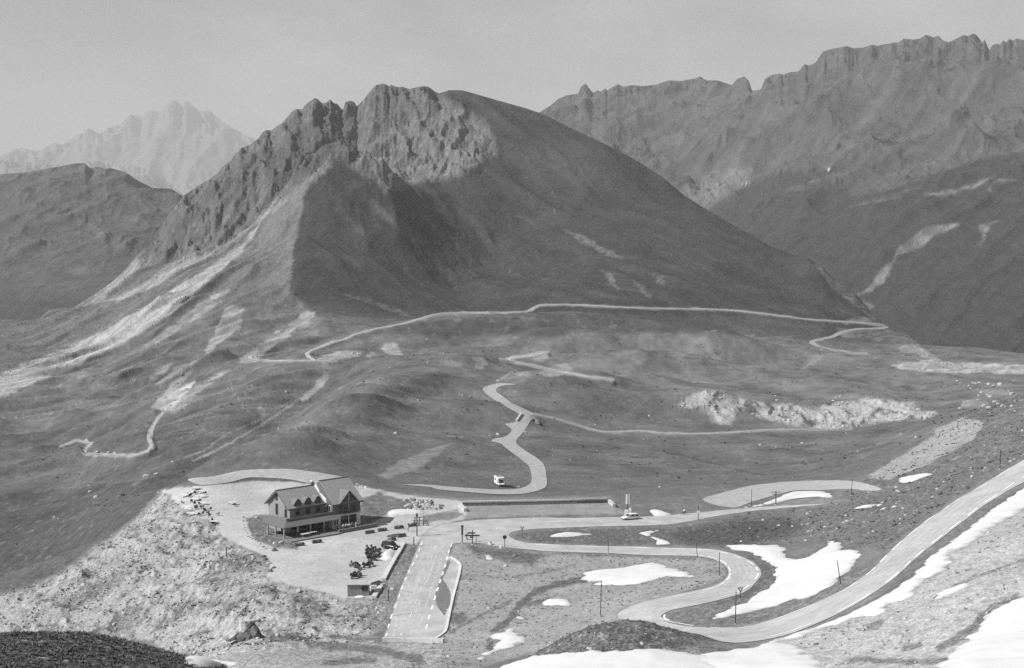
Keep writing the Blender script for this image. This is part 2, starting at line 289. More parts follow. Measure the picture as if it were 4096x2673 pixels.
TRACKS = {
 'far': ([(2450,1522),(2424,1516),(2359,1507),(2283,1496),(2208,1482),(2127,1462),(2056,1449),(2030,1441),(2045,1431),(2107,1423),(2165,1413),(2190,1411)], 9.0),
 'mountain': ([(1330,1369),(1376,1359),(1426,1336),(1502,1316),(1603,1298),(1678,1276),(1729,1261),(1779,1254),(1905,1250),(2006,1251),(2107,1247),(2132,1235),(2157,1223),(2233,1219),(2350,1222),(2453,1228),(2604,1234),(2831,1237),(2957,1245),
   (3159,1268),(3222,1277),(3352,1286),(3478,1295),(3535,1301),(3545,1308),(3520,1314),(3428,1317),(3367,1330),(3337,1345),(3302,1355),(3260,1362),(3249,1372),(3272,1385),(3327,1400),(3402,1412),(3468,1414)], 6.0),
 'side': ([(2127,1655),(2157,1660),(2213,1674),(2258,1687),(2309,1702),(2359,1717),(2409,1728),(2470,1729),(2529,1725),(2594,1726),(2629,1733),(2756,1736),(2907,1732),(3033,1722),(3159,1719),(3352,1716)], 5.0),
 'left': ([(1330,1369),(1284,1387),(1244,1404),(1228,1414),(1239,1429),(1259,1444),(1209,1444),(1108,1444),(1032,1441),(965,1450)], 3.0),
 'lower': ([(648,1656),(634,1671),(606,1717),(600,1742),(613,1778),(593,1803),(543,1820),(472,1822),(402,1818),(340,1818),(336,1803),(362,1777),(301,1763),(240,1788)], 2.6),
}
SNOW = {   # outline of every snow patch
 'beside_house': [(1547,2057),(1552,2047),(1580,2041),(1640,2042),(1690,2044),(1698,2048),(1692,2054),(1640,2061),(1600,2065),(1555,2067)],
 'by_stone_pile': [(1734,2035),(1752,2027),(1766,2029),(1762,2036),(1740,2039)],
 'lot_corner': [(1506,2233),(1535,2210),(1552,2200),(1575,2202),(1588,2212),(1568,2248),(1540,2242)],
 'near_sign_stone': [(2595,2040),(2630,2038),(2660,2046),(2688,2055),(2664,2064),(2614,2068),(2606,2056)],
 'left_long': [(2196,2144),(2230,2133),(2258,2130),(2300,2131),(2340,2135),(2381,2139),(2340,2142),(2290,2148),(2200,2149)],
 'zigzag': [(2551,2135),(2575,2128),(2610,2124),(2650,2121),(2608,2135),(2618,2146),(2650,2156),(2672,2165),(2687,2176),(2650,2180),(2617,2182),(2622,2166),(2607,2154),(2575,2141)],
 'little_dash': [(2710,2111),(2728,2105),(2745,2104),(2738,2110),(2712,2113)],
 'meadow_large': [(2328,2300),(2336,2288),(2380,2282),(2470,2275),(2540,2263),(2600,2255),(2640,2254),(2668,2266),(2710,2278),(2745,2290),(2778,2306),(2770,2312),(2710,2309),(2660,2306),(2640,2315),(2580,2330),(2530,2341),(2480,2343),(2375,2341),(2405,2330),(2400,2325),(2350,2328),(2326,2320)],
 'meadow_small': [(2162,2416),(2180,2402),(2230,2395),(2270,2398),(2288,2416),(2275,2425),(2240,2422),(2180,2423)],
 'meadow_oval': [(2060,2473),(2075,2466),(2098,2469),(2100,2474),(2080,2480),(2066,2478)],
 'stream_large': [(1960,2540),(1964,2529),(2000,2532),(2020,2520),(2040,2513),(2058,2520),(2068,2540),(2108,2558),(2070,2580),(2010,2600),(1960,2620),(1925,2640),(1916,2635),(1930,2615),(1975,2600),(1985,2560),(1966,2560)],
 'tiny_grass': [(1928,2222),(1940,2219),(1970,2224),(1976,2238),(1960,2240),(1936,2240),(1938,2230)],
 'hairpin_large': [(2900,2186),(2930,2182),(3000,2182),(3080,2181),(3130,2184),(3148,2200),(3145,2222),(3190,2238),(3230,2232),(3280,2200),(3310,2172),(3340,2165),(3365,2172),(3374,2200),(3420,2200),(3450,2210),(3440,2225),(3420,2260),(3390,2290),(3330,2340),(3240,2388),(3160,2405),(3100,2425),(2990,2450),(2900,2470),(2840,2482),(2832,2478),(2850,2465),(2920,2435),(2985,2410),(3010,2395),(3030,2375),(3080,2340),(3100,2290),(3100,2278),(3070,2255),(3030,2225),(2980,2206),(2930,2200)],
 'gravel_arc': [(2955,2033),(3010,2022),(3060,2010),(3110,1990),(3160,1970),(3220,1966),(3290,1966),(3325,1975),(3333,1988),(3310,1993),(3260,1988),(3180,1995),(3100,2013),(3040,2025),(2960,2035)],
 'upper_slope': [(3587,1926),(3600,1912),(3650,1902),(3690,1894),(3720,1892),(3738,1896),(3690,1912),(3650,1928),(3610,1934)],
 'slope_upper_dash': [(3408,2038),(3460,2022),(3510,2016),(3532,2017),(3500,2028),(3450,2034)],
 'slope_lower_dash': [(3500,2038),(3550,2027),(3598,2021),(3596,2029),(3550,2036),(3510,2041)],
 'road_side': [(4300,1800),(4200,1880),(4066,1975),(4010,2010),(3960,2045),(3900,2095),(3840,2140),(3780,2185),(3720,2230),(3650,2300),(3590,2345),(3520,2390),(3420,2440),(3310,2490),(3200,2530),(3100,2562),(3010,2590),(2900,2602),(2780,2628),(2700,2650),(2900,2700),(3000,2700),(3240,2690),(3280,2640),(3215,2612),(3220,2590),(3130,2570),(3200,2545),(3290,2515),(3350,2500),(3420,2475),(3500,2460),(3545,2440),(3560,2418),(3640,2390),(3660,2365),(3680,2335),(3740,2300),(3790,2275),(3810,2240),(3800,2210),(3850,2190),(3880,2175),(3930,2145),(3940,2122),(4000,2095),(4066,2055),(4180,2000),(4300,1930)],
 'bottom_strip': [(2000,2690),(2040,2660),(2090,2642),(2200,2615),(2310,2606),(2440,2602),(2560,2598),(2640,2592),(2720,2610),(2800,2622),(2860,2628),(2900,2640),(2880,2720),(2700,2740),(2400,2740)],
 'right_small': [(3690,2416),(3730,2400),(3740,2378),(3800,2355),(3850,2336),(3888,2334),(3860,2350),(3810,2375),(3780,2390),(3740,2402),(3700,2418)],
 'right_corner': [(4300,2340),(4200,2370),(4065,2400),(4010,2425),(3950,2460),(3920,2500),(3890,2530),(3860,2560),(3820,2600),(3780,2640),(3740,2690),(3900,2760),(4300,2760)],
 'bottom_left': [(730,2640),(742,2626),(790,2625),(850,2636),(920,2645),(960,2656),(900,2668),(760,2668)],
}

# ------------------------------------------------------------------ masks over the grid
def pts_bbox(pts, pad):
    a = np.array(pts, float); return a[:, 0].min() - pad, a[:, 0].max() + pad, a[:, 1].min() - pad, a[:, 1].max() + pad

class Paint:
    def __init__(self, field, wob=1.0):
        self.f = field; self.vis = visible_mask(field.t)
        self.px, self.py = pix(np.broadcast_to(field.u[:, None], field.t.shape), field.t)
        n1 = fbm(field.X / 9.0 * 60 / np.maximum(field.Y, 60) * 5, field.Y / 9.0 * 60 / np.maximum(field.Y, 60) * 5 + 0, 3, 91)
        self.n = n1
        self.wx = 14 * fbm(field.u[:, None] * 90 + 0 * field.t, field.v[None] * 70 + 0 * field.t, 4, 51) * wob
        self.wy = 10 * fbm(field.u[:, None] * 90 + 0 * field.t, field.v[None] * 70 + 0 * field.t, 4, 61) * wob
    def poly(self, pts, feather=6.0, wobble=1.0, yr=(0, 1e9), vis=True):
        """0..1 weight of ground points seen inside the outline"""
        x0, x1, y0, y1 = pts_bbox(pts, feather + 12)
        f = self.f
        sel = (self.px > x0) & (self.px < x1) & (self.py > y0) & (self.py < y1) & (f.Y > yr[0]) & (f.Y < yr[1])
        if vis: sel &= self.vis
        w = np.zeros(f.t.shape, np.float32)
        if not sel.any(): return w
        X = (self.px[sel] + self.wx[sel] * wobble).astype(np.float32); Y = (self.py[sel] + self.wy[sel] * wobble).astype(np.float32)
        ins = np.zeros(X.shape, bool); d = np.full(X.shape, 1e9, np.float32)
        n = len(pts)
        for i in range(n):
            ax, ay = pts[i]; bx, by = pts[(i + 1) % n]
            if ay != by:
                c = ((ay > Y) != (by > Y)) & (X < (bx - ax) * (Y - ay) / (by - ay) + ax)
                ins ^= c
            dx, dy = bx - ax, by - ay; L = dx * dx + dy * dy + 1e-9
            k = np.clip(((X - ax) * dx + (Y - ay) * dy) / L, 0, 1)
            d = np.minimum(d, (X - ax - k * dx) ** 2 + (Y - ay - k * dy) ** 2)
        d = np.sqrt(d); d = np.where(ins, d, -d)
        w[sel] = smooth(-feather, feather, d)
        return w
    def stroke(self, pts, width, feather=4.0, wobble=0.6, yr=(0, 1e9), vis=True):
        x0, x1, y0, y1 = pts_bbox(pts, width + feather + 10)
        f = self.f
        sel = (self.px > x0) & (self.px < x1) & (self.py > y0) & (self.py < y1) & (f.Y > yr[0]) & (f.Y < yr[1])
        if vis: sel &= self.vis
        w = np.zeros(f.t.shape, np.float32)
        if not sel.any(): return w
        X = self.px[sel] + self.wx[sel] * wobble; Y = self.py[sel] + self.wy[sel] * wobble
        d = np.full(X.shape, 1e9)
        for (ax, ay), (bx, by) in zip(pts[:-1], pts[1:]):
            dx, dy = bx - ax, by - ay; L = dx * dx + dy * dy + 1e-9
            k = np.clip(((X - ax) * dx + (Y - ay) * dy) / L, 0, 1)
            d = np.minimum(d, (X - ax - k * dx) ** 2 + (Y - ay - k * dy) ** 2)
        w[sel] = 1 - smooth(width / 2 - feather / 2, width / 2 + feather / 2, np.sqrt(d))
        return w

BASE = Field.__new__(Field); BASE.__dict__.update(G.__dict__); BASE.t = G.t.copy()     # the smooth ground that roads and walls are set out on
# the dark grassy mound in front of the road bend
mx, my = 13.2, 171.5
rr = ((G.X - mx) / 10.5) ** 2 + ((G.Y - my) / 8.3) ** 2
MOUND = 4.4 * np.exp(-rr ** 1.15 * 1.1)
P0 = Paint(G)
flat = np.maximum.reduce([P0.poly(ROAD_MAIN, 14, 0, (150, 460)), P0.poly(LOT, 10, 0, (200, 470)), P0.poly(PULLOUT, 6, 0), P0.poly(ARC, 8, 0), P0.poly(ROAD_VALLEY, 8, 0), P0.poly([(1840,2010),(2450,1998),(2480,2070),(1850,2080)], 10, 0)])
flat = np.maximum(flat, np.exp(-((P0.px - 2620) / 180) ** 8 - ((P0.py - 2520) / 90) ** 8) * (G.Y > 188) * (G.Y < 230))
for k, (pts, wd) in TRACKS.items():
    flat = np.maximum(flat, P0.stroke(pts, 14 if k != 'mountain' else 9, 26, 0))
X, Y = G.X, G.Y
# relief noise, metres
near = 0.22 * fbm(X / 9, Y / 9, 5, 1) + 0.5 * fbm(X / 34, Y / 34, 3, 8)
mid = 2.6 * fbm(X / 48, Y / 48, 6, 21, .56) + 4.2 * fbm(X / 140, Y / 140, 3, 27)
wm = smooth(420, 900, Y)
amp_flat = 1 - flat
# fall-line gullies on the left flank of the mountain and on the hillside below it
a1 = math.radians(205); s1 = X * math.sin(a1) - Y * math.cos(a1) * 0 + (X * math.cos(math.radians(24)) - Y * math.sin(math.radians(24))); 
dirx, diry = -0.44, -0.90                                              # downhill on the left flank
across = X * (-diry) + Y * dirx; along = X * dirx + Y * diry
gul = ridged(across / 62 + 0.35 * fbm(X / 120, Y / 120, 2, 33), along / 420, 3, 41)
craggy = ridged(X / 150 + 0.4 * fbm(X / 90, Y / 90, 3, 71), Y / 190, 5, 73)
P0ridge = P0.poly([(560,1060),(700,800),(960,560),(1250,370),(1560,310),(1770,350),(1940,480),(2000,600),(1900,680),(1800,705),(1700,708),(1556,738),(1450,675),(1335,640),(1180,760),(1000,900),(800,1000)], 22, 1)
wl = P0.poly([(-300,1240),(250,1230),(600,960),(1000,740),(1320,660),(1230,750),(1180,950),(1150,1150),(1230,1280),(1300,1370),(1000,1440),(600,1600),(250,1560),(-300,1560)], 50, 1)
wr = smooth(1330, 1560, Y) * (1 - np.clip(P0ridge + wl, 0, 1))
wl = wl * smooth(-150, 300, P0.px)
hill_l = P0.poly([(-300,1560),(250,1560),(900,1470),(1250,1440),(1500,1420),(1850,1500),(1500,1700),(1100,1860),(700,1880),(250,1900),(-300,1900)], 60, 1)
d2x, d2y = -0.82, -0.57
ac2 = X * (-d2y) + Y * d2x; al2 = X * d2x + Y * d2y
gul2 = ridged(ac2 / 40 + 0.3 * fbm(X / 70, Y / 70, 2, 35), al2 / 300, 3, 45)
d3x, d3y = 0.55, -0.83
ac3 = X * (-d3y) + Y * d3x; al3 = X * d3x + Y * d3y
gul3 = ridged(ac3 / 130 + 0.3 * fbm(X / 200, Y / 200, 2, 37), al3 / 700, 3, 47)
dz = (near * (1 - wm) + mid * wm) * amp_flat
dz = dz + wl * amp_flat * (gul - .4) * 15 + hill_l * amp_flat * (gul2 - .4) * 7.0 + wr * amp_flat * (gul3 - .4) * 11 * smooth(3100, 2500, P0.px)
dz = dz + P0ridge * ((craggy - .4) * 12 + (ridged(X / 46 + .35 * fbm(X / 40, Y / 40, 2, 58), Y / 120, 5, 57, .62) - .4) * 22)
# hummocks of the moraine meadow in the middle distance
hum = P0.poly([(1700,1480),(2300,1300),(3000,1300),(3700,1420),(4066,1440),(4066,1600),(2800,1600),(2000,1540)], 60, 0)
dz = dz + hum * amp_flat * 5.5 * (fbm(X / 75, Y / 95, 4, 83))
# broken cliff of the moraine
MORAINE = [(2735,1600),(2770,1570),(2850,1560),(2950,1575),(3020,1600),(3160,1612),(3230,1632),(3330,1610),(3450,1592),(3560,1602),(3650,1612),(3660,1650),(3740,1650),(3700,1672),(3600,1680),(3500,1690),(3400,1712),(3330,1712),(3200,1708),(3120,1690),(2960,1640),(2920,1690),(2850,1690),(2830,1650),(2720,1625)]
mor = P0.poly(MORAINE, 14, 1)
dz = dz + mor * 3.6 * (ridged(X / 13 + .4 * fbm(X / 20, Y / 20, 2, 96), Y / 60, 5, 95) - .45)
# stony slope under the parking lot
SCREE = [(-300,2440),(100,2360),(250,2285),(420,2170),(560,2060),(650,1965),(735,2045),(800,2078),(862,2100),(900,2165),(1010,2210),(1060,2290),(1095,2335),(1220,2355),(1380,2400),(1490,2395),(1530,2440),(1500,2520),(1380,2560),(1100,2600),(740,2640),(600,2560),(250,2520),(-300,2560),(-900,2700),(-900,2600)]
scr = P0.poly(SCREE, 16, 1, (200, 420))
crest_b = np.exp(-((Y - 318) / 26) ** 2) * (X < -62) * smooth(-60, -68, X)
dz = dz + crest_b * amp_flat * 1.6 * fbm(X / 7, Y / 11, 4, 105) + scr * 1.3 * (ridged((X * .55 + Y * .83) / 9 + .3 * fbm(X / 8, Y / 8, 2, 108), (X * .83 - Y * .55) / 46, 3, 109) - .4)
dz = dz + scr * (0.22 * fbm(X / 1.6, Y / 2.2, 3, 101) + 0.7 * (ridged(X / 16, Y / 22, 3, 103) - .4))
dz = dz + MOUND + MOUND / 4.4 * 0.5 * fbm(X / 3, Y / 3, 4, 107)
G.t = G.t + dz / Y
G.fit_skyline(SKY_MAIN, 1200, 0.035)
P = Paint(G)
# ------------------------------------------------------------------ what grows or lies where, and some of the mountain's shade: albedo of the ground, one value per grid point
X, Y = G.X, G.Y
A = np.full(G.t.shape, 0.124, np.float64)
SPK = np.full(G.t.shape, 0.25)                  # how stony / tufted
def lay(w, val, spk=None):
    global A, SPK
    A = A * (1 - w) + val * w
    if spk is not None: SPK = SPK * (1 - w) + spk * w
lay(smooth(430, 330, Y), 0.155)
lay(smooth(1290, 1420, Y), 0.052, 0.15)  # dark grass, with the shade of the mountain face put into the tone
lay(P.poly([(1250,1400),(1500,1320),(1800,1270),(2150,1250),(3000,1270),(3300,1300),(3250,1380),(3000,1400),(2000,1345),(1500,1345)], 14), 0.078)
# grass of the hillside and valley on the left
lay(P.poly([(-300,1560),(200,1560),(900,1480),(1330,1440),(1900,1500),(1950,1700),(2120,1820),(2180,1950),(1600,1935),(1100,1870),(700,1890),(200,2000),(-300,2000)], 40, 1), 0.131, 0.3)
lay(P.poly([(-300,1700),(200,1700),(600,1660),(1000,1800),(900,1880),(740,1905),(560,2070),(250,2290),(100,2360),(-300,2440)], 30, 1), 0.106, 0.3)
lay(P.poly([(1700,1480),(2300,1330),(3000,1340),(3700,1420),(4300,1420),(4300,1600),(3300,1600),(2700,1570),(2450,1530),(2000,1530)], 18, 1), 0.142, 0.2)
# left flank of the mountain: thin grass with strips of scree
lay(P.poly([(-300,1240),(200,1230),(600,960),(1000,740),(1320,660),(1230,750),(1180,950),(1150,1150),(1260,1270),(1300,1370),(1000,1440),(600,1560),(200,1600),(-300,1600)], 12, 1.2, (1000, 9999)), 0.140, 0.3)
SCREES = [([(-300,1640),(-100,1540),(100,1455),(250,1395),(400,1330),(560,1240),(700,1150),(850,1060),(960,980),(1040,900),(1000,970),(900,1070),(830,1130),(700,1240),(600,1320),(480,1380),(350,1440),(250,1490),(100,1550),(-300,1730)], .31),
 ([(296,1230),(420,1150),(520,1065),(600,990),(660,950),(600,1035),(520,1105),(450,1165),(420,1195),(340,1224)], .23),
 ([(330,1222),(450,1195),(600,1115),(720,1030),(900,930),(1100,800),(1250,700),(1320,665),(1230,745),(1100,840),(960,945),(800,1045),(640,1135),(500,1195),(420,1208)], .25),
 ([(916,1150),(925,1165),(880,1210),(800,1270),(730,1305),(640,1370),(560,1400),(640,1335),(740,1260),(840,1190)], .25),
 ([(976,1240),(940,1225),(905,1228),(880,1290),(850,1345),(815,1415),(850,1400),(905,1350),(960,1310)], .28),
 ([(1262,1246),(1224,1246),(1170,1290),(1108,1329),(1007,1404),(940,1450),(1030,1444),(1083,1389),(1183,1329),(1239,1290)], .30),
 ([(785,1525),(770,1550),(725,1600),(685,1645),(640,1640),(605,1630),(650,1580),(725,1545)], .36),
 ([(775,1480),(745,1490),(690,1530),(640,1590),(610,1620),(660,1590),(720,1540)], .25),
 ([(930,1478),(880,1490),(800,1535),(730,1590),(690,1648),(710,1650),(770,1590),(850,1530)], .25),
 ([(690,1455),(660,1455),(610,1500),(590,1525),(615,1525),(650,1500)], .24),
 ([(800,1440),(740,1450),(680,1490),(620,1540),(600,1555),(660,1530),(740,1480)], .22),
 ([(330,1480),(310,1500),(300,1530),(330,1520),(360,1500)], .22),
 ([(1317,1492),(1295,1490),(1245,1555),(1195,1598),(1215,1606),(1262,1570),(1312,1520)], .38),
 ([(1027,1645),(1035,1622),(1070,1640),(1105,1625),(1100,1650),(1060,1665)], .24),
 ([(1512,1905),(1603,1843),(1729,1792),(1804,1770),(1764,1813),(1678,1873),(1552,1915)], .21),
 ([(1525,1395),(1545,1368),(1578,1370),(1602,1405),(1618,1422),(1560,1418),(1540,1412)], .31),
 ([(1262,1440),(1310,1415),(1380,1403),(1450,1403),(1425,1430),(1350,1442),(1290,1452)], .27),
 ([(1460,1425),(1490,1410),(1510,1420),(1480,1432)], .25),
 ([(1620,1422),(1660,1415),(1700,1400),(1690,1412),(1640,1424)], .22),
 ([(1890,1432),(1930,1430),(1950,1455),(1930,1478),(1900,1478),(1905,1455)], .24), ([(1775,1448),(1815,1440),(1850,1452),(1845,1462),(1790,1456)], .2),
 ([(1995,1432),(2040,1430),(2035,1450),(2000,1446)], .27),
 ([(2150,1492),(2180,1475),(2215,1458),(2262,1454),(2295,1482),(2250,1502),(2180,1507)], .26), ([(2120,1440),(2180,1418),(2208,1435),(2180,1447),(2140,1447)], .25), ([(2070,1490),(2110,1488),(2120,1500),(2080,1503)], .24),
 ([(1456,780),(1530,830),(1600,880),(1650,930),(1720,985),(1640,965),(1560,900),(1500,840)], .13),
 ([(1350,830),(1400,870),(1470,950),(1430,930),(1370,860)], .10),
 ([(2251,918),(2330,945),(2413,992),(2505,1036),(2480,1040),(2400,1010),(2300,950)], .125), ([(2403,1080),(2450,1100),(2476,1160),(2440,1130)], .125), ([(2519,1115),(2570,1140),(2612,1205),(2560,1165)], .12),
 ([(2600,1090),(2650,1110),(2664,1150),(2620,1120)], .10), ([(1910,785),(1935,765),(1990,755),(2050,790),(1990,775),(1940,790)], .095), ([(1950,800),(2010,830),(2080,860),(2140,890),(2060,865),(1980,825)], .10),
 ([(1380,1180),(1480,1195),(1600,1240),(1640,1265),(1560,1245),(1450,1205)], .105), ([(1320,1250),(1350,1290),(1380,1340),(1420,1330),(1480,1310),(1440,1335),(1370,1355)], .12),
 ([(3010,1310),(3100,1345),(3190,1340),(3150,1365),(3090,1355)], .12),
 ([(3250,1040),(3290,1072),(3345,1122),(3420,1173),(3490,1254),(3520,1285),(3450,1250),(3380,1190),(3310,1130)], .135),
 ([(3320,1290),(3430,1270),(3500,1268),(3560,1310),(3480,1300),(3400,1296)], .165),
 ([(3340,1310),(3420,1320),(3560,1315),(3600,1335),(3640,1340),(3700,1395),(3766,1443),(3720,1440),(3640,1400),(3560,1390),(3480,1360),(3370,1350)], .15),
 ([(3590,1390),(3650,1380),(3690,1395),(3766,1443),(3720,1440),(3660,1415),(3600,1405)], .28),
 ([(3250,1420),(3290,1410),(3350,1412),(3380,1425),(3300,1440),(3215,1475),(3205,1470)], .20),
 ([(3560,1460),(3700,1440),(3800,1450),(3950,1455),(4300,1465),(4300,1505),(3950,1490),(3850,1495),(3720,1490),(3600,1475)], .36),
 ([(3830,1600),(3860,1600),(3960,1605),(3950,1625),(3850,1635)], .26), ([(3880,1555),(3950,1560),(4060,1570),(4060,1580),(3960,1575)], .22),
 ([(3470,1908),(3560,1850),(3640,1800),(3742,1742),(3738,1718),(3860,1668),(3940,1690),(3890,1760),(3800,1810),(3700,1860),(3560,1918),(3490,1915)], .30)]
for pts, val in SCREES:
    w = P.poly(pts, 5, 1.1)
    streak = 0.45 + 0.55 * smooth(-.2, .25, fbm(across / 8, along / 80, 4, 131, .6) + 0.3 * P.n)
    lay(np.clip(w * np.where(Y > 480, streak, .9) * 1.1, 0, 1), min(val * (1.2 if pts[0][0] < 1500 else 1.05), .42), 0.35)
for pts, wd, val in [([(1199,1598),(1057,1692),(931,1767),(820,1823),(765,1848)], 9, .25), ([(1158,1611),(1088,1648),(1047,1676),(906,1737),(815,1803),(735,1833)], 6, .22), ([(918,1518),(930,1560),(950,1590),(975,1630),(985,1625)], 5, .2),
                     ([(640,1870),(560,1905),(480,1930),(250,1925)], 3, .13), ([(900,1460),(1000,1500),(1200,1480)], 3, .13), ([(2880,1945),(2910,1970),(2925,1978)], 5, .18), ([(2885,1945),(2900,1915),(2930,1890)], 4, .16),
                     ([(2400,1800),(2520,1785),(2600,1800),(2720,1820),(2880,1860),(3060,1905)], 4, .075), ([(2440,1770),(2520,1785),(2660,1812)], 3, .14), ([(2450,1860),(2640,1855),(2700,1845)], 3, .07), ([(2520,1830),(2640,1830)], 3, .07), ([(2430,1760),(2480,1752)], 3, .07),
                     ([(2550,1745),(2700,1760),(2850,1770),(3000,1790)], 3, .13), ([(3020,1800),(3150,1795),(3250,1780)], 3, .075), ([(2060,1480),(2000,1520),(1990,1530)], 6, .22), ([(1620,1510),(1700,1560),(1760,1600)], 4, .16),
                     ([(1300,1720),(1400,1640),(1500,1560),(1530,1500)], 14, .15), ([(1530,1720),(1640,1600),(1700,1560)], 26, .15), ([(1380,1800),(1500,1700)], 10, .145), ([(1790,1745),(1850,1748)], 5, .22)]:
    lay(P.stroke(pts, wd, 5), val)
# rock of the crest, the pale cirque under it and the grassy cap
lay(P0ridge, 0.115, 0.5)
lay(P.poly([(1380,665),(1500,560),(1640,480),(1800,420),(1900,470),(1960,510),(1910,620),(1850,690),(1790,722),(1690,730),(1556,768),(1450,700)], 26, 2.4), 0.150, 0.5)
lay(P.poly([(560,1040),(660,940),(760,800),(900,680),(1010,600),(1060,640),(900,800),(760,930),(640,1010)], 30, 1.4), 0.10, 0.45)
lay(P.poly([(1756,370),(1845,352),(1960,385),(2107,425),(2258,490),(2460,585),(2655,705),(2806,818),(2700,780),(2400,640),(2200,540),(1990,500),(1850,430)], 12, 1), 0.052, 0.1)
lay(P.poly([(1230,760),(1330,655),(1450,705),(1556,772),(1700,732),(1850,715),(1950,640),(2100,760),(2000,950),(1600,1000),(1300,1000),(1195,950)], 9, 2.2), 0.050, 0.1)  # shaded right side of the spur, darkened in the tone from the crest
lay(P.poly([(1060,640),(1180,520),(1320,425),(1380,450),(1400,560),(1345,640),(1300,650),(1200,720),(1080,780)], 14, 1.2), 0.082, 0.45)
lay(P.poly([(1330,657),(1225,752),(1183,940),(1158,1140),(1125,1140),(1140,940),(1180,765),(1295,668)], 8, 2.0), 0.16, 0.2)  # lit left edge of the spur, lightened in the tone
for pts in SCREES[24:27]: lay(P.poly(pts[0], 9, 1.2) * (0.4 + 0.6 * smooth(-.3, .3, fbm(ac3 / 9, al3 / 160, 3, 133))), pts[1])
lay(P.poly([(2100,560),(2300,600),(2500,760),(2300,760),(2100,700)], 40, 1), 0.070, 0.15)
# moraine cliff
cl = smooth(-.12, .14, fbm(X / 9, Y / 34, 5, 141, .6) + .16)
mm2 = mor * smooth(-.3, .1, fbm(X / 30, Y / 50, 4, 269) + .3)
lay(mm2 * cl, 0.34, 0.6); lay(mm2 * (1 - cl), 0.10, 0.4)
for pts in [[(2722,1620),(2760,1575),(2850,1568),(2860,1590),(2810,1625),(2740,1630)], [(2840,1672),(2860,1640),(2880,1640),(2925,1685),(2890,1695),(2850,1690)], [(3260,1660),(3330,1615),(3360,1605),(3375,1650),(3320,1708),(3280,1700)],
            [(3380,1705),(3410,1655),(3420,1660),(3400,1712)], [(3415,1620),(3440,1595),(3530,1595),(3520,1620),(3470,1660),(3430,1705),(3420,1700)], [(3560,1625),(3640,1612),(3655,1650),(3580,1655)], [(3700,1645),(3750,1650),(3740,1658),(3690,1660)]]:
    lay(P.poly(pts, 6, 1.0) * .85, 0.36, 0.5)
# right-hand hillside and the ground between the roads
HILLSIDE = [(3450,1925),(3700,1750),(3900,1640),(4066,1580),(4400,1480),(5200,1300),(5200,1500),(4400,1800),(4066,1850),(3800,2000),(3550,2200),(3300,2170),(2900,2180),(2700,2110),(2900,2070),(3300,2020)]
hs = P.poly(HILLSIDE, 16, 1); lay(hs * np.where(A > .19, .12, 1), 0.145, 0.55)
lay(P.poly([(2640,2130),(2750,2112),(2950,2085),(3150,2070),(3230,2110),(3100,2160),(2950,2185),(2750,2188)], 22, 1.4), 0.085, 0.5)
lay(P.poly([(2040,2142),(2160,2118),(2700,2102),(2640,2130),(2750,2185),(2500,2186),(2160,2172)], 8, .6), 0.125, 0.5)
lay(P.poly([(2810,1997),(2900,1970),(3000,1945),(3120,1930),(3250,1923),(3370,1923),(3440,1930),(3530,1958),(3480,1966),(3400,1957),(3280,1962),(3180,1963),(3080,1988),(3000,2012),(2940,2032),(2860,2022)], 5, .6), 0.30, 0.25)
lay(P.poly([(2870,2045),(2960,2030),(3150,2000),(3330,1990),(3420,2000),(3300,2020),(3000,2040)], 8, .6), 0.19, 0.3)
# around the house and the junction
lay(P.poly([(1600,1975),(1850,1992),(2440,1985),(2470,1998),(1850,2010),(1700,2000)], 5, .5), 0.20)
lay(P.poly([(1855,2020),(2445,2008),(2490,2045),(2510,2066),(2300,2073),(1850,2090)], 5, .5), 0.24, 0.15)
lay(P.poly(LOT, 5, .8), 0.395, 0.06)
lay(P.poly([(1855,2085),(1955,2079),(2157,2071),(2490,2068),(2490,2058),(2157,2062),(1955,2070),(1855,2078),(1800,2092)], 4, .5), 0.14, 0.4)
lay(P.poly([(1430,2105),(1440,2000),(1520,1968),(1600,1998),(1700,2012),(1640,2040),(1560,2044),(1545,2066),(1490,2092)], 6, 1), 0.15, 0.6)
lay(P.poly([(1690,2062),(1830,2040),(1850,2060),(1800,2080),(1700,2090)], 5, .8), 0.20, 0.4)
lay(P.poly([(985,2075),(1040,2060),(1100,2060),(1120,2120),(1190,2150),(1190,2195),(1100,2190),(1020,2160),(990,2110)], 6, 1), 0.16, 0.7)
lay(P.poly([(805,1942),(906,1934),(966,1919),(1010,1911),(1082,1914),(1158,1919),(1262,1938),(1158,1928),(1082,1923),(1000,1926),(950,1932)], 3, .6), 0.095)
lay(P.poly([(560,1925),(640,1902),(740,1902),(820,1944),(700,1950),(640,1962),(560,2060),(420,2170),(250,2285),(100,2360),(-300,2440),(-300,2010)], 6, .8, (372, 9999)), 0.082, 0.4)
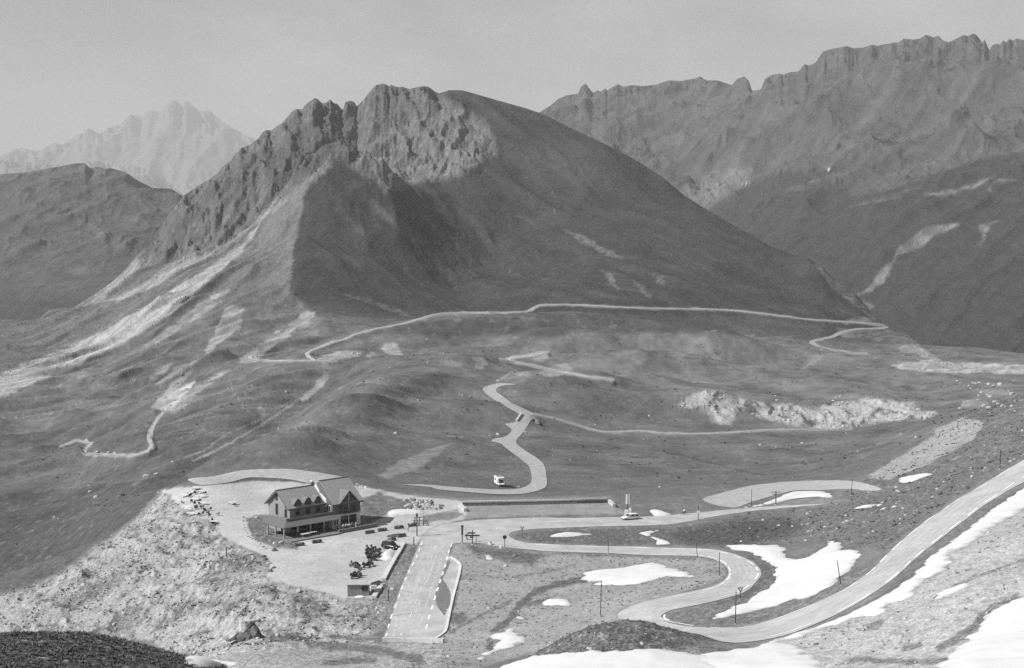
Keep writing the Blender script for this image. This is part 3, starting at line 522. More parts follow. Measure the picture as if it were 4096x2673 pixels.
# the stony slope
lay(scr, 0.315, 0.45)
lay(P.poly([(880,2235),(925,2205),(1000,2218),(1055,2240),(1085,2285),(1060,2298),(1000,2290),(940,2275)], 8, 1.2), 0.20, 0.4)
tuft = smooth(.10, .40, fbm(X / 2.4, Y / 3.6, 4, 151, .6) + .25 * fbm(X / 14, Y / 18, 3, 152))
lay(scr * tuft, 0.15, 0.8)
lay(scr * smooth(.12, .3, fbm(X / 9, Y / 20, 4, 155, .6)) * .7, 0.17, 0.8)
for pts, wd in [([(885,2250),(840,2330),(760,2420),(640,2500)], 44), ([(470,2480),(400,2520),(330,2560)], 60), ([(980,2330),(960,2400),(900,2450)], 30), ([(1100,2360),(1000,2400),(980,2440)], 26), ([(1180,2400),(1280,2440),(1200,2460)], 60), ([(250,2430),(330,2400),(380,2380)], 40)]:
    lay(P.stroke(pts, wd, 26, 1.8) * smooth(-.25, .2, fbm(X / 3, Y / 4.5, 4, 153)), 0.14, 0.7)
lay(P.poly([(1605,2195),(1672,2188),(1640,2260),(1578,2400),(1545,2520),(1480,2545),(1430,2480),(1492,2395),(1560,2290)], 6, 1), 0.205, 0.6)
lay(P.poly([(1640,2190),(1672,2188),(1655,2230),(1630,2240)], 6, 1), 0.14, 0.4)
# meadow inside the bends
MEADOW = [(1814,2178),(1855,2175),(2000,2195),(2270,2213),(2800,2230),(2900,2260),(2905,2310),(2700,2380),(2500,2436),(2470,2490),(2150,2600),(1900,2680),(1560,2680),(1740,2562),(1840,2300),(1840,2265),(1800,2230)]
lay(P.poly(MEADOW, 6, .6, (150, 330)), 0.265, 0.28)
lay(P.poly([(1855,2178),(2060,2200),(2200,2215),(2120,2262),(2000,2240),(1900,2215)], 14, 1.5), 0.125, 0.5)
for pts, wd, v in [([(2340,2322),(2230,2335),(2140,2370),(2080,2420),(2050,2460),(2030,2490),(1980,2520)], 26, .12), ([(1800,2530),(1900,2475),(2040,2405)], 10, .14), ([(1838,2300),(1815,2420),(1790,2520)], 14, .13), ([(1960,2570),(1965,2600)], 26, .12), ([(2100,2420),(2200,2400)], 18, .14),
                   ([(2060,2310),(2180,2290),(2300,2260)], 10, .17), ([(2200,2214),(2500,2222),(2780,2236)], 10, .15), ([(1800,2480),(1850,2470)], 40, .15)]:
    lay(P.stroke(pts, wd, 10, 1.2), v, 0.5)
lay(P.poly([(2660,2470),(2760,2440),(2910,2395),(3000,2340),(3080,2300),(3090,2330),(2990,2400),(2850,2460),(2830,2485),(2990,2455),(3300,2370),(3420,2280),(3500,2240),(3420,2330),(3250,2415),(3090,2475),(2975,2505),(2870,2512),(2700,2495)], 6, .8, (150, 330)), 0.17, 0.6)
lay(P.poly([(2900,2200),(3000,2225),(3080,2270),(3095,2300),(3060,2345),(2990,2390),(2850,2425),(3000,2340),(3045,2290),(3010,2240)], 6, .8), 0.12, 0.5)
LOWER = [(2900,2640),(3000,2590),(3300,2500),(3560,2400),(3800,2200),(4066,1990),(4400,1800),(5400,1400),(5400,3200),(2700,2800),(2000,2680),(2200,2600),(2500,2600),(2800,2620)]
lay(P.poly(LOWER, 10, .8), 0.36, 0.42)
lay(P.poly([(2100,2640),(2150,2590),(2300,2560),(2600,2560),(2800,2600),(2860,2625),(2600,2600),(2300,2610)], 10, .8), 0.28, 0.7)
for pts, wd in [([(3790,2360),(3900,2310),(4066,2250),(4300,2170)], 12), ([(3760,2590),(3820,2560),(3900,2500),(3960,2440),(4066,2390)], 34), ([(3480,2510),(3520,2490)], 30), ([(3620,2590),(3680,2580)], 26), ([(3400,2640),(3700,2648),(3900,2640)], 24), ([(3600,2290),(3760,2160),(4000,1990)], 14)]:
    lay(P.stroke(pts, wd, 14, 1.6) * .85, 0.15, 0.6)
mm = np.clip(MOUND / 4.4 * 2.2, 0, 1); lay(smooth(.15, .5, mm + .25 * fbm(X / 4, Y / 4, 3, 161)), 0.125, 0.7)
# foot of the picture
lay(P.poly([(600,2620),(740,2560),(900,2535),(1200,2560),(1480,2540),(1545,2566),(1760,2566),(1760,2700),(600,2700)], 8, 1), 0.32, 0.6)
for pts, wd in [([(1240,2575),(1400,2590),(1520,2605),(1680,2640)], 34), ([(1300,2545),(1540,2560)], 16), ([(1080,2535),(1120,2560),(1200,2550)], 30), ([(1300,2650),(1500,2640)], 26), ([(1500,2568),(1760,2570)], 8)]:
    lay(P.stroke(pts, wd, 14, 1.6) * .85, 0.13, 0.6)
bank = (Y < 128) & (P.px < 900); lay(bank * 1.0 * smooth(128, 120, Y), 0.062, 0.8)
# soft trodden edges of the tracks, wet ground round the snow, pale shoulders along the asphalt
for k, (pts, wd) in TRACKS.items():
    lay(P.stroke(pts, {'far': 14, 'mountain': 8, 'side': 9, 'left': 8, 'lower': 11}[k], 7, .5) * .85, .33)
for pts in SNOW.values():
    wr_ = P.poly(pts, 16, .8); A = A * (1 - .28 * wr_ * (1 - 0)); 
rd = P.stroke(ROAD_MAIN + ROAD_MAIN[:1], 18, 12, 1.5, (150, 460)); A = A * (1 - .45 * rd) + .45 * rd * (.20 + .10 * fbm(X / 5, Y / 7, 3, 271))
sc_ = smooth(.22, .46, fbm(ac3 / 12, al3 / 60, 5, 273, .6) + .3 * fbm(X / 160, Y / 160, 2, 274)) * wr * smooth(1400, 1500, Y); lay(sc_ * .55, 0.085, .4)
A = A * (1 + .40 * wr * fbm(X / 70, Y / 70, 5, 275, .6))
# patchy turf of the middle distance, with bare scraps
mz = smooth(400, 480, Y) * smooth(1420, 1250, Y) * np.clip(1 - mor, 0, 1) * np.where(A > .17, .25, 1)
pt = fbm(X / 26, Y / 38, 5, 261, .62)
A = A * (1 + mz * 0.75 * pt)
bare = smooth(.30, .52, fbm(X / 13, Y / 22, 5, 263, .6) + .35 * fbm(X / 90, Y / 120, 2, 265)) * mz
lay(bare * .5, 0.20)
dk = smooth(.32, .5, fbm(X / 40, Y / 16, 4, 267, .6)) * mz; A = A * (1 - .35 * dk)
# texture: broad, medium and stone-sized variation
A *= 1 + 0.20 * fbm(X / 60, Y / 60, 4, 171) * smooth(300, 700, Y) + 0.16 * fbm(X / 13, Y / 17, 4, 173) * smooth(1400, 500, Y)
lf = smooth(1250, 1450, Y)
A *= 1 + lf * 0.35 * fbm(ac3 / 26, al3 / 260, 4, 175) * wr + lf * 0.42 * wl * fbm(across / 14, along / 170, 4, 177) + 0.30 * hill_l * fbm(ac2 / 9, al2 / 110, 4, 179)
st = np.where(Y < 330, perlin(X / 1.1, Y / 1.9, 181) + .5 * perlin(X / .55, Y / 1.0, 182), np.where(Y < 700, perlin(X / 2.2, Y / 4, 183) + .5 * perlin(X / 1.2, Y / 2.4, 184), perlin(X / 5, Y / 9, 185) + .5 * perlin(X / 11, Y / 20, 186)))
A *= 1 + SPK * 0.55 * st
bright = smooth(.62, .95, st + .25 * SPK) * SPK
A = A * (1 - bright * .5) + 0.34 * bright * .5
A = np.clip(A, 0.03, 0.5)

RX, RY = RIGHT.X, RIGHT.Y
rk = smooth(0.4, 0.75, (RIGHT.t - RIGHT.t.min()) / 0.3)
e3x, e3y = -0.75, -0.66
rac = RX * (-e3y) + RY * e3x; ral = RX * e3x + RY * e3y
rdz = (ridged(RX / 700 + .3 * fbm(RX / 500, RY / 500, 2, 206), RY / 900, 3, 204) - .4) * 90 * smooth(2300, 3300, RY) + (ridged(RX / 300 + .4 * fbm(RX / 200, RY / 200, 3, 201), RY / 420, 5, 203) - .4) * 48 * smooth(2400, 3600, RY) + (ridged(rac / 130 + .3 * fbm(RX / 160, RY / 160, 2, 205), ral / 900, 4, 207) - .4) * 20
rdz = rdz + (ridged(RX / 85 + .3 * fbm(RX / 60, RY / 60, 2, 208), RY / 150, 4, 209, .6) - .4) * 14 * smooth(.0, .06, RIGHT.t)
RIGHT.t = RIGHT.t + rdz / RY; RIGHT.fit_skyline(SKY_RIGHT, 2500, 0.03)
PR = Paint(RIGHT)
AR = 0.080 + 0.035 * fbm(rac / 60, ral / 500, 5, 211) + 0.035 * fbm(RX / 130, RY / 130, 4, 213)
def layr(w, v):
    global AR
    AR = AR * (1 - w) + v * w
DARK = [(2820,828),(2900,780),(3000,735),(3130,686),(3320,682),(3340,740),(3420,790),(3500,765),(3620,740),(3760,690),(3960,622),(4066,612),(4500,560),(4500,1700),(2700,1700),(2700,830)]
layr(PR.poly(DARK, 14, 1.6), 0.044)  # dark grass, with the shade over the valley side put into the tone
for pts, v in [([(3692,772),(3760,768),(3850,750),(3950,712),(3980,700),(3930,735),(3850,765),(3760,780),(3700,780)], .15), ([(3960,740),(4066,720),(4066,716),(3990,715),(3950,760),(3970,780)], .12),
               ([(3460,1165),(3500,1110),(3520,1080),(3580,1040),(3580,1000),(3640,960),(3700,910),(3830,890),(3840,905),(3760,930),(3680,990),(3590,1020),(3580,1050),(3540,1110),(3540,1130),(3500,1160),(3430,1180)], .17), ([(3910,905),(3990,880),(3960,900),(3940,960),(3920,985),(3935,930)], .14),
               ([(3140,760),(3200,740),(3330,700),(3200,760)], .085), ([(3500,800),(3600,770),(3680,745),(3560,800),(3400,830)], .085), ([(3450,1205),(3500,1220),(3480,1240)], .13)]:
    layr(PR.poly(pts, 8, 1.2, vis=False) * (0.45 + 0.55 * smooth(-.15, .3, fbm(RX / 26, RY / 40, 4, 215, .6))), v * 1.35)
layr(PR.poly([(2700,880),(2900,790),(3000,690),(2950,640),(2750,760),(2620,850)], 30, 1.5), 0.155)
layr(PR.poly([(2966,735),(2998,728),(2998,732),(2968,738)], 4, 0), 0.45); layr(PR.poly([(3310,674),(3320,674),(3320,682),(3311,682)], 3, 0), 0.45)
AR *= 1 + 0.18 * perlin(RX / 22, RY / 40, 217) + .1 * perlin(RX / 11, RY / 22, 218)
AR = np.clip(AR, .03, .5)
LX, LY = LEFT.X, LEFT.Y
LEFT.t = LEFT.t + ((ridged(LX / 160 + .3 * fbm(LX / 200, LY / 200, 3, 221), LY / 500, 5, 223) - .4) * 28 * smooth(2600, 3200, LY)) / LY; LEFT.fit_skyline(SKY_LEFT, 3000, 0.05)
PL = Paint(LEFT)
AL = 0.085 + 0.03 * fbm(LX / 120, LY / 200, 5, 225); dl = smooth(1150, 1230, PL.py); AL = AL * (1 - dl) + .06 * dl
for pts in [[(270,1080),(300,1060),(420,1070),(400,1090),(300,1100)], [(300,870),(360,880),(500,1000),(400,960)]]:
    w = PL.poly(pts, 12, 1.5); AL = AL * (1 - w) + .115 * w
AL = np.clip(AL * (1 + .2 * perlin(LX / 20, LY / 40, 227)), .03, .5)
FAR.t = FAR.t + ((ridged(FAR.X / 700, FAR.Y / 900, 5, 231) - .4) * 260) / FAR.Y; FAR.fit_skyline(SKY_FAR, 13500, 0.03)
MASSIF.t = MASSIF.t + ((ridged(MASSIF.X / 900, MASSIF.Y / 1300, 5, 241) - .4) * 420) / MASSIF.Y; MASSIF.fit_skyline(SKY_MASSIF, 19500, 0.03)
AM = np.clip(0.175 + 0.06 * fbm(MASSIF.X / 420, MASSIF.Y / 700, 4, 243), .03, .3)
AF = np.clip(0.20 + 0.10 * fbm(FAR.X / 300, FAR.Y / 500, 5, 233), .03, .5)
# ------------------------------------------------------------------ materials (black and white film: everything is grey)
MATS = {}
def new_mat(name):
    m = bpy.data.materials.new(name); m.use_nodes = True
    nt = m.node_tree; bs = nt.nodes['Principled BSDF']; MATS[name] = m
    return m, nt, bs
def grey(v): return (v, v, v, 1)
def mat(name, v, rough=0.75, var=0.12, scale=3.0, metal=0.0, bump=0.0, stretch=(1, 1, 1), spec=0.3):
    """plain surface with weathering: noise moves its grey up and down"""
    if name in MATS: return MATS[name]
    m, nt, bs = new_mat(name); N = nt.nodes; L = nt.links
    tc = N.new('ShaderNodeTexCoord'); mp = N.new('ShaderNodeMapping'); mp.inputs['Scale'].default_value = stretch
    no = N.new('ShaderNodeTexNoise'); no.inputs['Scale'].default_value = scale; no.inputs['Detail'].default_value = 6; no.inputs['Roughness'].default_value = .65
    mr = N.new('ShaderNodeMapRange'); mr.inputs[1].default_value = .25; mr.inputs[2].default_value = .75
    mr.inputs[3].default_value = max(v * (1 - 2 * var), .005); mr.inputs[4].default_value = min(v * (1 + 2 * var), .95)
    L.new(tc.outputs['Object'], mp.inputs[0]); L.new(mp.outputs[0], no.inputs['Vector']); L.new(no.outputs['Fac'], mr.inputs[0])
    cb = N.new('ShaderNodeCombineColor')
    for k in range(3): L.new(mr.outputs[0], cb.inputs[k])
    L.new(cb.outputs[0], bs.inputs['Base Color'])
    bs.inputs['Roughness'].default_value = rough; bs.inputs['Metallic'].default_value = metal; bs.inputs['Specular IOR Level'].default_value = spec
    if bump:
        b = N.new('ShaderNodeBump'); b.inputs['Strength'].default_value = bump; b.inputs['Distance'].default_value = .05
        L.new(no.outputs['Fac'], b.inputs['Height']); L.new(b.outputs[0], bs.inputs['Normal'])
    return m
def terrain_mat(name, scales, amt=0.35, bump=0.5, dist=0.4, speck=2.6):
    m, nt, bs = new_mat(name); N = nt.nodes; L = nt.links
    at = N.new('ShaderNodeAttribute'); at.attribute_name = 'ground_tone'
    ge = N.new('ShaderNodeNewGeometry'); prev = None
    for s in scales:
        no = N.new('ShaderNodeTexNoise'); no.inputs['Scale'].default_value = s; no.inputs['Detail'].default_value = 8; no.inputs['Roughness'].default_value = .7
        L.new(ge.outputs['Position'], no.inputs['Vector'])
        if prev is None: prev = no.outputs['Fac']
        else:
            a = N.new('ShaderNodeMath'); a.operation = 'ADD'; L.new(prev, a.inputs[0]); L.new(no.outputs['Fac'], a.inputs[1]); prev = a.outputs[0]
    mr = N.new('ShaderNodeMapRange'); n = len(scales)
    mr.inputs[1].default_value = n * .3; mr.inputs[2].default_value = n * .7; mr.inputs[3].default_value = 1 - amt; mr.inputs[4].default_value = 1 + amt
    L.new(prev, mr.inputs[0])
    mu = N.new('ShaderNodeMath'); mu.operation = 'MULTIPLY'; L.new(at.outputs['Fac'], mu.inputs[0]); L.new(mr.outputs[0], mu.inputs[1])
    st = N.new('ShaderNodeAttribute'); st.attribute_name = 'stony'
    n2 = N.new('ShaderNodeTexNoise'); n2.inputs['Scale'].default_value = speck; n2.inputs['Detail'].default_value = 4; n2.inputs['Roughness'].default_value = .75; L.new(ge.outputs['Position'], n2.inputs['Vector'])
    r2 = N.new('ShaderNodeMapRange'); r2.inputs[1].default_value = .40; r2.inputs[2].default_value = .62; r2.inputs[3].default_value = -.85; r2.inputs[4].default_value = .65; L.new(n2.outputs['Fac'], r2.inputs[0])
    m3 = N.new('ShaderNodeMath'); m3.operation = 'MULTIPLY_ADD'; L.new(r2.outputs[0], m3.inputs[0]); L.new(st.outputs['Fac'], m3.inputs[1]); m3.inputs[2].default_value = 1.0
    m4 = N.new('ShaderNodeMath'); m4.operation = 'MULTIPLY'; L.new(mu.outputs[0], m4.inputs[0]); L.new(m3.outputs[0], m4.inputs[1]); mu = m4
    cb = N.new('ShaderNodeCombineColor')
    for k in range(3): L.new(mu.outputs[0], cb.inputs[k])
    L.new(cb.outputs[0], bs.inputs['Base Color']); bs.inputs['Roughness'].default_value = .95; bs.inputs['Specular IOR Level'].default_value = .1
    b = N.new('ShaderNodeBump'); b.inputs['Strength'].default_value = bump; b.inputs['Distance'].default_value = dist
    L.new(prev, b.inputs['Height']); L.new(b.outputs[0], bs.inputs['Normal'])
    return m

def tag(o, label=None, cat=None, group=None, kind=None):
    if label: o['label'] = label
    if cat: o['category'] = cat
    if group: o['group'] = group
    if kind: o['kind'] = kind
    return o

def grid_mesh(name, f, alb, material, keep=None, label=None, stony=None):
    nu, nv = f.t.shape
    Z = CAMZ + f.t * f.Y
    co = np.stack([np.broadcast_to(f.X, Z.shape), np.broadcast_to(f.Y, Z.shape), Z], -1).reshape(-1, 3).astype(np.float32)
    i, j = np.meshgrid(np.arange(nu - 1), np.arange(nv - 1), indexing='ij')
    a = (i * nv + j).ravel(); quads = np.stack([a, a + nv, a + nv + 1, a + 1], 1)
    if keep is not None: quads = quads[keep[:-1, :-1].ravel()]
    used = np.zeros(len(co), bool); used[quads.ravel()] = True
    idx = np.cumsum(used) - 1; quads = idx[quads]; co = co[used]
    me = bpy.data.meshes.new(name)
    me.vertices.add(len(co)); me.vertices.foreach_set('co', co.ravel())
    me.loops.add(quads.size); me.loops.foreach_set('vertex_index', quads.ravel().astype(np.int32))
    me.polygons.add(len(quads)); me.polygons.foreach_set('loop_start', np.arange(0, quads.size, 4, dtype=np.int32))
    me.update(calc_edges=True)
    me.polygons.foreach_set('use_smooth', np.ones(len(quads), bool))
    at = me.attributes.new('ground_tone', 'FLOAT', 'POINT'); at.data.foreach_set('value', alb.reshape(-1)[used].astype(np.float32))
    at = me.attributes.new('stony', 'FLOAT', 'POINT'); at.data.foreach_set('value', (np.full(used.sum(), .2) if stony is None else stony.reshape(-1)[used]).astype(np.float32))
    me.materials.append(material)
    o = bpy.data.objects.new(name, me); COL.objects.link(o); o['kind'] = 'structure'
    if label: o['label'] = label; o['category'] = name.replace('_', ' ')
    return o

gm = terrain_mat('ground_surface', (0.9, 0.14), 0.30, 0.5, 0.35)
mm_ = terrain_mat('mountain_surface', (0.12, 0.02), 0.30, 0.6, 6.0, .25)
split = np.broadcast_to(1330 + 60 * np.sin(G.u[:, None] * 20), G.t.shape)
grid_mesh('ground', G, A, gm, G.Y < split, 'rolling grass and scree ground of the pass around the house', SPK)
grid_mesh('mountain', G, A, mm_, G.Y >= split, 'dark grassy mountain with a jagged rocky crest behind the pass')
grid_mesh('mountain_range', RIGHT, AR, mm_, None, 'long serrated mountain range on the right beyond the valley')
grid_mesh('mountain_ridge', LEFT, AL, mm_, None, 'dark ridge at the left edge beyond the valley')
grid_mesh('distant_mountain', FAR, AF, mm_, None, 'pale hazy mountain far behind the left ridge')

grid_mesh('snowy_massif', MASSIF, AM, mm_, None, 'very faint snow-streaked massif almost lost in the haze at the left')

# ------------------------------------------------------------------ camera, light, sky, haze
cam = bpy.data.cameras.new('camera'); co_ = bpy.data.objects.new('camera', cam); COL.objects.link(co_)
cam.sensor_width = 36.0; cam.lens = 36.0 * F / W; cam.clip_start = 1.0; cam.clip_end = 60000
co_.location = (0, 0, CAMZ); co_.rotation_euler = (math.pi / 2 - PITCH, 0, 0); scene.camera = co_

SUN_EL, SUN_AZ = math.radians(43), math.radians(-109)       # azimuth clockwise from +Y (the view direction): the sun stands on the left
to_sun = Vector((math.sin(SUN_AZ) * math.cos(SUN_EL), math.cos(SUN_AZ) * math.cos(SUN_EL), math.sin(SUN_EL)))
sl = bpy.data.lights.new('sun', 'SUN'); sl.energy = 3.7; sl.angle = math.radians(.5); sl.color = (1, 1, 1)
so = bpy.data.objects.new('sun', sl); COL.objects.link(so); so.rotation_euler = to_sun.to_track_quat('Z', 'Y').to_euler(); so.location = (-300, 0, 400)

world = bpy.data.worlds.new('World'); scene.world = world; world.use_nodes = True
N = world.node_tree.nodes; L = world.node_tree.links
bg = N['Background']; sky = N.new('ShaderNodeTexSky'); sky.sky_type = 'NISHITA'; sky.sun_disc = False
sky.sun_elevation = SUN_EL; sky.sun_rotation = SUN_AZ; sky.altitude = 2500; sky.dust_density = 3.0
bw = N.new('ShaderNodeRGBToBW'); L.new(sky.outputs[0], bw.inputs[0])
# high thin cloud and pale cumulus low over the left horizon
tc = N.new('ShaderNodeTexCoord'); mp = N.new('ShaderNodeMapping'); mp.inputs['Scale'].default_value = (1, 1, 2.2)
no = N.new('ShaderNodeTexNoise'); no.inputs['Scale'].default_value = 5.0; no.inputs['Detail'].default_value = 7; no.inputs['Roughness'].default_value = .55
L.new(tc.outputs['Generated'], mp.inputs[0]); L.new(mp.outputs[0], no.inputs['Vector'])
ramp = N.new('ShaderNodeMapRange'); ramp.inputs[1].default_value = .42; ramp.inputs[2].default_value = .72; ramp.inputs[3].default_value = 0; ramp.inputs[4].default_value = .55
L.new(no.outputs['Fac'], ramp.inputs[0])
mx_ = N.new('ShaderNodeMix'); mx_.data_type = 'FLOAT'; L.new(ramp.outputs[0], mx_.inputs[0]); L.new(bw.outputs[0], mx_.inputs[2]); mx_.inputs[3].default_value = 7.0
L.new(mx_.outputs[0], bg.inputs['Color']); bg.inputs['Strength'].default_value = 0.06

def box_mesh(name, x0, x1, y0, y1, z0, z1):
    me = bpy.data.meshes.new(name)
    v = [(x, y, z) for x in (x0, x1) for y in (y0, y1) for z in (z0, z1)]
    me.from_pydata(v, [], [(0, 1, 3, 2), (4, 6, 7, 5), (0, 4, 5, 1), (2, 3, 7, 6), (0, 2, 6, 4), (1, 5, 7, 3)]); me.update()
    o = bpy.data.objects.new(name, me); COL.objects.link(o); return o
ZLO = min(float((CAMZ + f.t * f.Y).min()) for f in (G, RIGHT, LEFT, FAR, MASSIF)) - 1; ZHI = max(float((CAMZ + f.t * f.Y).max()) for f in (G, RIGHT, LEFT, FAR, MASSIF)) + 5
hz = box_mesh('haze', -12600, 5500, -400, 24100, ZLO, ZHI)
hm = bpy.data.materials.new('haze_air'); hm.use_nodes = True; hn = hm.node_tree; hn.nodes.clear()
ho = hn.nodes.new('ShaderNodeOutputMaterial'); hv = hn.nodes.new('ShaderNodeVolumePrincipled')
hv.inputs['Color'].default_value = grey(.85); hv.inputs['Density'].default_value = 6.3e-5; hv.inputs['Anisotropy'].default_value = 0.0
hn.links.new(hv.outputs[0], ho.inputs['Volume']); hz.data.materials.append(hm); tag(hz, 'thin pale summer haze filling the valley air', 'haze', kind='stuff')

scene.view_settings.view_transform = 'Standard'; scene.view_settings.look = 'None'; scene.view_settings.exposure = 0.86; scene.view_settings.gamma = 1.0
scene.render.engine = 'CYCLES'; scene.cycles.use_denoising = False
scene.cycles.max_bounces = 4; scene.cycles.diffuse_bounces = 2; scene.cycles.volume_bounces = 0
# ------------------------------------------------------------------ things laid on the ground
def cr_curve(pts, n=6, closed=False):
    p = [Vector(q) for q in pts]; out = []; m = len(p)
    rngk = range(m if closed else m - 1)
    for i in rngk:
        g = lambda k: p[k % m] if closed else p[min(max(k, 0), m - 1)]
        a, b, c, d = g(i - 1), g(i), g(i + 1), g(i + 2)
        for k in range(n):
            s = k / n
            out.append(0.5 * ((2 * b) + (c - a) * s + (2 * a - 5 * b + 4 * c - d) * s * s + (3 * b - a - 3 * c + d) * s ** 3))
    if not closed: out.append(p[-1])
    return out

def resample(pts, step, closed=False):
    q = list(pts) + ([pts[0]] if closed else [])
    out = [q[0]]; acc = 0
    for a, b in zip(q[:-1], q[1:]):
        L = (b - a).length
        if L < 1e-6: continue
        d = step - acc
        while d <= L:
            out.append(a + (b - a) * (d / L)); d += step
        acc = L - (d - step)
    if not closed and (out[-1] - q[-1]).length > step * .3: out.append(q[-1])
    return out

def ground_pts(pts, ymin=0, field=None):
    res = []
    for p in pts:
        ym = ymin(p[0], p[1]) if callable(ymin) else ymin
        res.append((field or (BASE if p[1] > 2030 else G)).hit(p[0], p[1], ym))
    return res

def link_mesh(name, verts, faces, material, parent=None, smooth_=True):
    me = bpy.data.meshes.new(name); me.from_pydata([tuple(v) for v in verts], [], faces); me.update()
    if smooth_: me.polygons.foreach_set('use_smooth', np.ones(len(me.polygons), bool))
    me.materials.append(material); o = bpy.data.objects.new(name, me); COL.objects.link(o)
    if parent: o.parent = parent
    return o

def in_poly(poly, X, Y):
    ins = np.zeros(X.shape, bool); d = np.full(X.shape, 1e9); n = len(poly)
    for i in range(n):
        ax, ay = poly[i]; bx, by = poly[(i + 1) % n]
        if ay != by:
            ins ^= ((ay > Y) != (by > Y)) & (X < (bx - ax) * (Y - ay) / (by - ay) + ax)
        dx, dy = bx - ax, by - ay; k = np.clip(((X - ax) * dx + (Y - ay) * dy) / (dx * dx + dy * dy + 1e-12), 0, 1)
        d = np.minimum(d, (X - ax - k * dx) ** 2 + (Y - ay - k * dy) ** 2)
    return ins, np.sqrt(d)

def drape(name, pts, material, off=0.12, step=None, field=G, ymin=0, curve=4, dome=None, ragged=0.0, sink=0.0, parent=None, hitf=None):
    """a sheet with the outline seen in the photograph, lying on the ground; dome = (rise per metre, most) for snow"""
    px = cr_curve([(a, b) for a, b in pts], curve, True) if curve else [Vector(p) for p in pts]
    w = [Vector((q.x, q.y)) for q in ground_pts(px, ymin, hitf)]
    ym = sum(q.y for q in w) / len(w)
    st = step or max(0.5, ym * 0.0035)
    ring = resample(w, st * .8, True)
    if ragged:
        rr = []
        for i, q in enumerate(ring):
            t = (ring[(i + 1) % len(ring)] - ring[i - 1]); nn = Vector((-t.y, t.x)).normalized()
            k = float(fbm(np.array([q.x / (st * 5)]), np.array([q.y / (st * 5)]), 4, 301, .7)[0])
            rr.append(q + nn * k * ragged)
        ring = rr
    P2 = [(q.x, q.y) for q in ring]
    x0, x1 = min(p[0] for p in P2), max(p[0] for p in P2); y0, y1 = min(p[1] for p in P2), max(p[1] for p in P2)
    gx, gy = np.meshgrid(np.arange(x0, x1, st), np.arange(y0, y1, st)); gx = gx.ravel() + .37 * st * np.sin(gy.ravel() * 3.1); gy = gy.ravel()
    ins, d = in_poly(P2, gx, gy); k = ins & (d > st * .45)
    vs = [Vector(p) for p in P2] + [Vector((a, b)) for a, b in zip(gx[k], gy[k])]
    n = len(P2)
    ov, oe, of, _, _, _ = delaunay_2d_cdt(vs, [(i, (i + 1) % n) for i in range(n)], [], 0, 1e-4)
    vx = np.array([v.x for v in ov]); vy = np.array([v.y for v in ov])
    cen = [(sum(ov[i].x for i in f) / len(f), sum(ov[i].y for i in f) / len(f)) for f in of]
    cx = np.array([c[0] for c in cen]); cy = np.array([c[1] for c in cen])
    fi, _ = in_poly(P2, cx, cy); faces = [f for f, ok in zip(of, fi) if ok]
    z = field.height(vx, vy)
    if dome:
        _, d = in_poly(P2, vx, vy)
        z = z + np.where(d < st * .2, -sink, np.minimum(.10 + dome[0] * d, dome[1]) + off + .16 * fbm(vx / 2.6, vy / 4.5, 4, 305))
    else: z = z + off
    rim = d if dome else None
    vs3 = list(zip(vx, vy, z))
    faces = [f if ((ov[f[1]] - ov[f[0]]).cross(ov[f[2]] - ov[f[0]]) if False else (ov[f[1]].x - ov[f[0]].x) * (ov[f[2]].y - ov[f[0]].y) - (ov[f[1]].y - ov[f[0]].y) * (ov[f[2]].x - ov[f[0]].x)) > 0 else f[::-1] for f in faces]
    o = link_mesh(name, vs3, faces, material, parent)
    if dome: at_ = o.data.attributes.new('rim', 'FLOAT', 'POINT'); at_.data.foreach_set('value', rim.astype(np.float32))
    return o

def ribbon(name, pts, width, material, off=0.14, dash=None, px=True, ymin=0, field=G, cross=3, parent=None, step=None, rise=0.0):
    """a band along a line: tracks, painted lines, kerbs; dash = (painted, gap) in metres; rise gives it height"""
    w = ground_pts(cr_curve([(a, b) for a, b in pts], 5), ymin) if px else pts
    w = [Vector((q.x, q.y)) for q in w]
    w = resample(w, step or max(.6, width * .5))
    verts = []; faces = []
    def cell(seg):
        n0 = len(verts)
        for i, q in enumerate(seg):
            t = (seg[min(i + 1, len(seg) - 1)] - seg[max(i - 1, 0)]).normalized(); nn = Vector((-t.y, t.x))
            for k in range(cross):
                s = (k / (cross - 1) - .5) * width; a = q + nn * s
                verts.append((a.x, a.y, 0))
        for i in range(len(seg) - 1):
            for k in range(cross - 1):
                a = n0 + i * cross + k; faces.append((a, a + cross, a + cross + 1, a + 1) if False else (a, a + 1, a + cross + 1, a + cross)[::-1])
    if dash:
        total = resample(w, .5); per = int((dash[0] + dash[1]) / .5); on = int(dash[0] / .5)
        for i in range(0, len(total) - on, per): cell(total[i:i + on + 1])
    else: cell(w)
    v = np.array(verts); z = field.height(v[:, 0], v[:, 1]) + off
    if rise:                                         # close it downwards so it stands on the ground as a solid
        n = len(v); top = np.stack([v[:, 0], v[:, 1], z + rise], 1); bot = np.stack([v[:, 0], v[:, 1], z - .3], 1)
        rows = n // cross; ff = list(faces)
        for i in range(rows - 1):
            a, b = i * cross, (i + 1) * cross; ff.append((a, b, b + n, a + n)); a += cross - 1; b += cross - 1; ff.append((b, a, a + n, b + n))
        ff.append((0, n, n + cross - 1, cross - 1)); e = (rows - 1) * cross; ff.append((e, e + cross - 1, n + e + cross - 1, n + e))
        return link_mesh(name, np.vstack([top, bot]), ff, material, parent, False)
    return link_mesh(name, np.stack([v[:, 0], v[:, 1], z], 1), faces, material, parent)

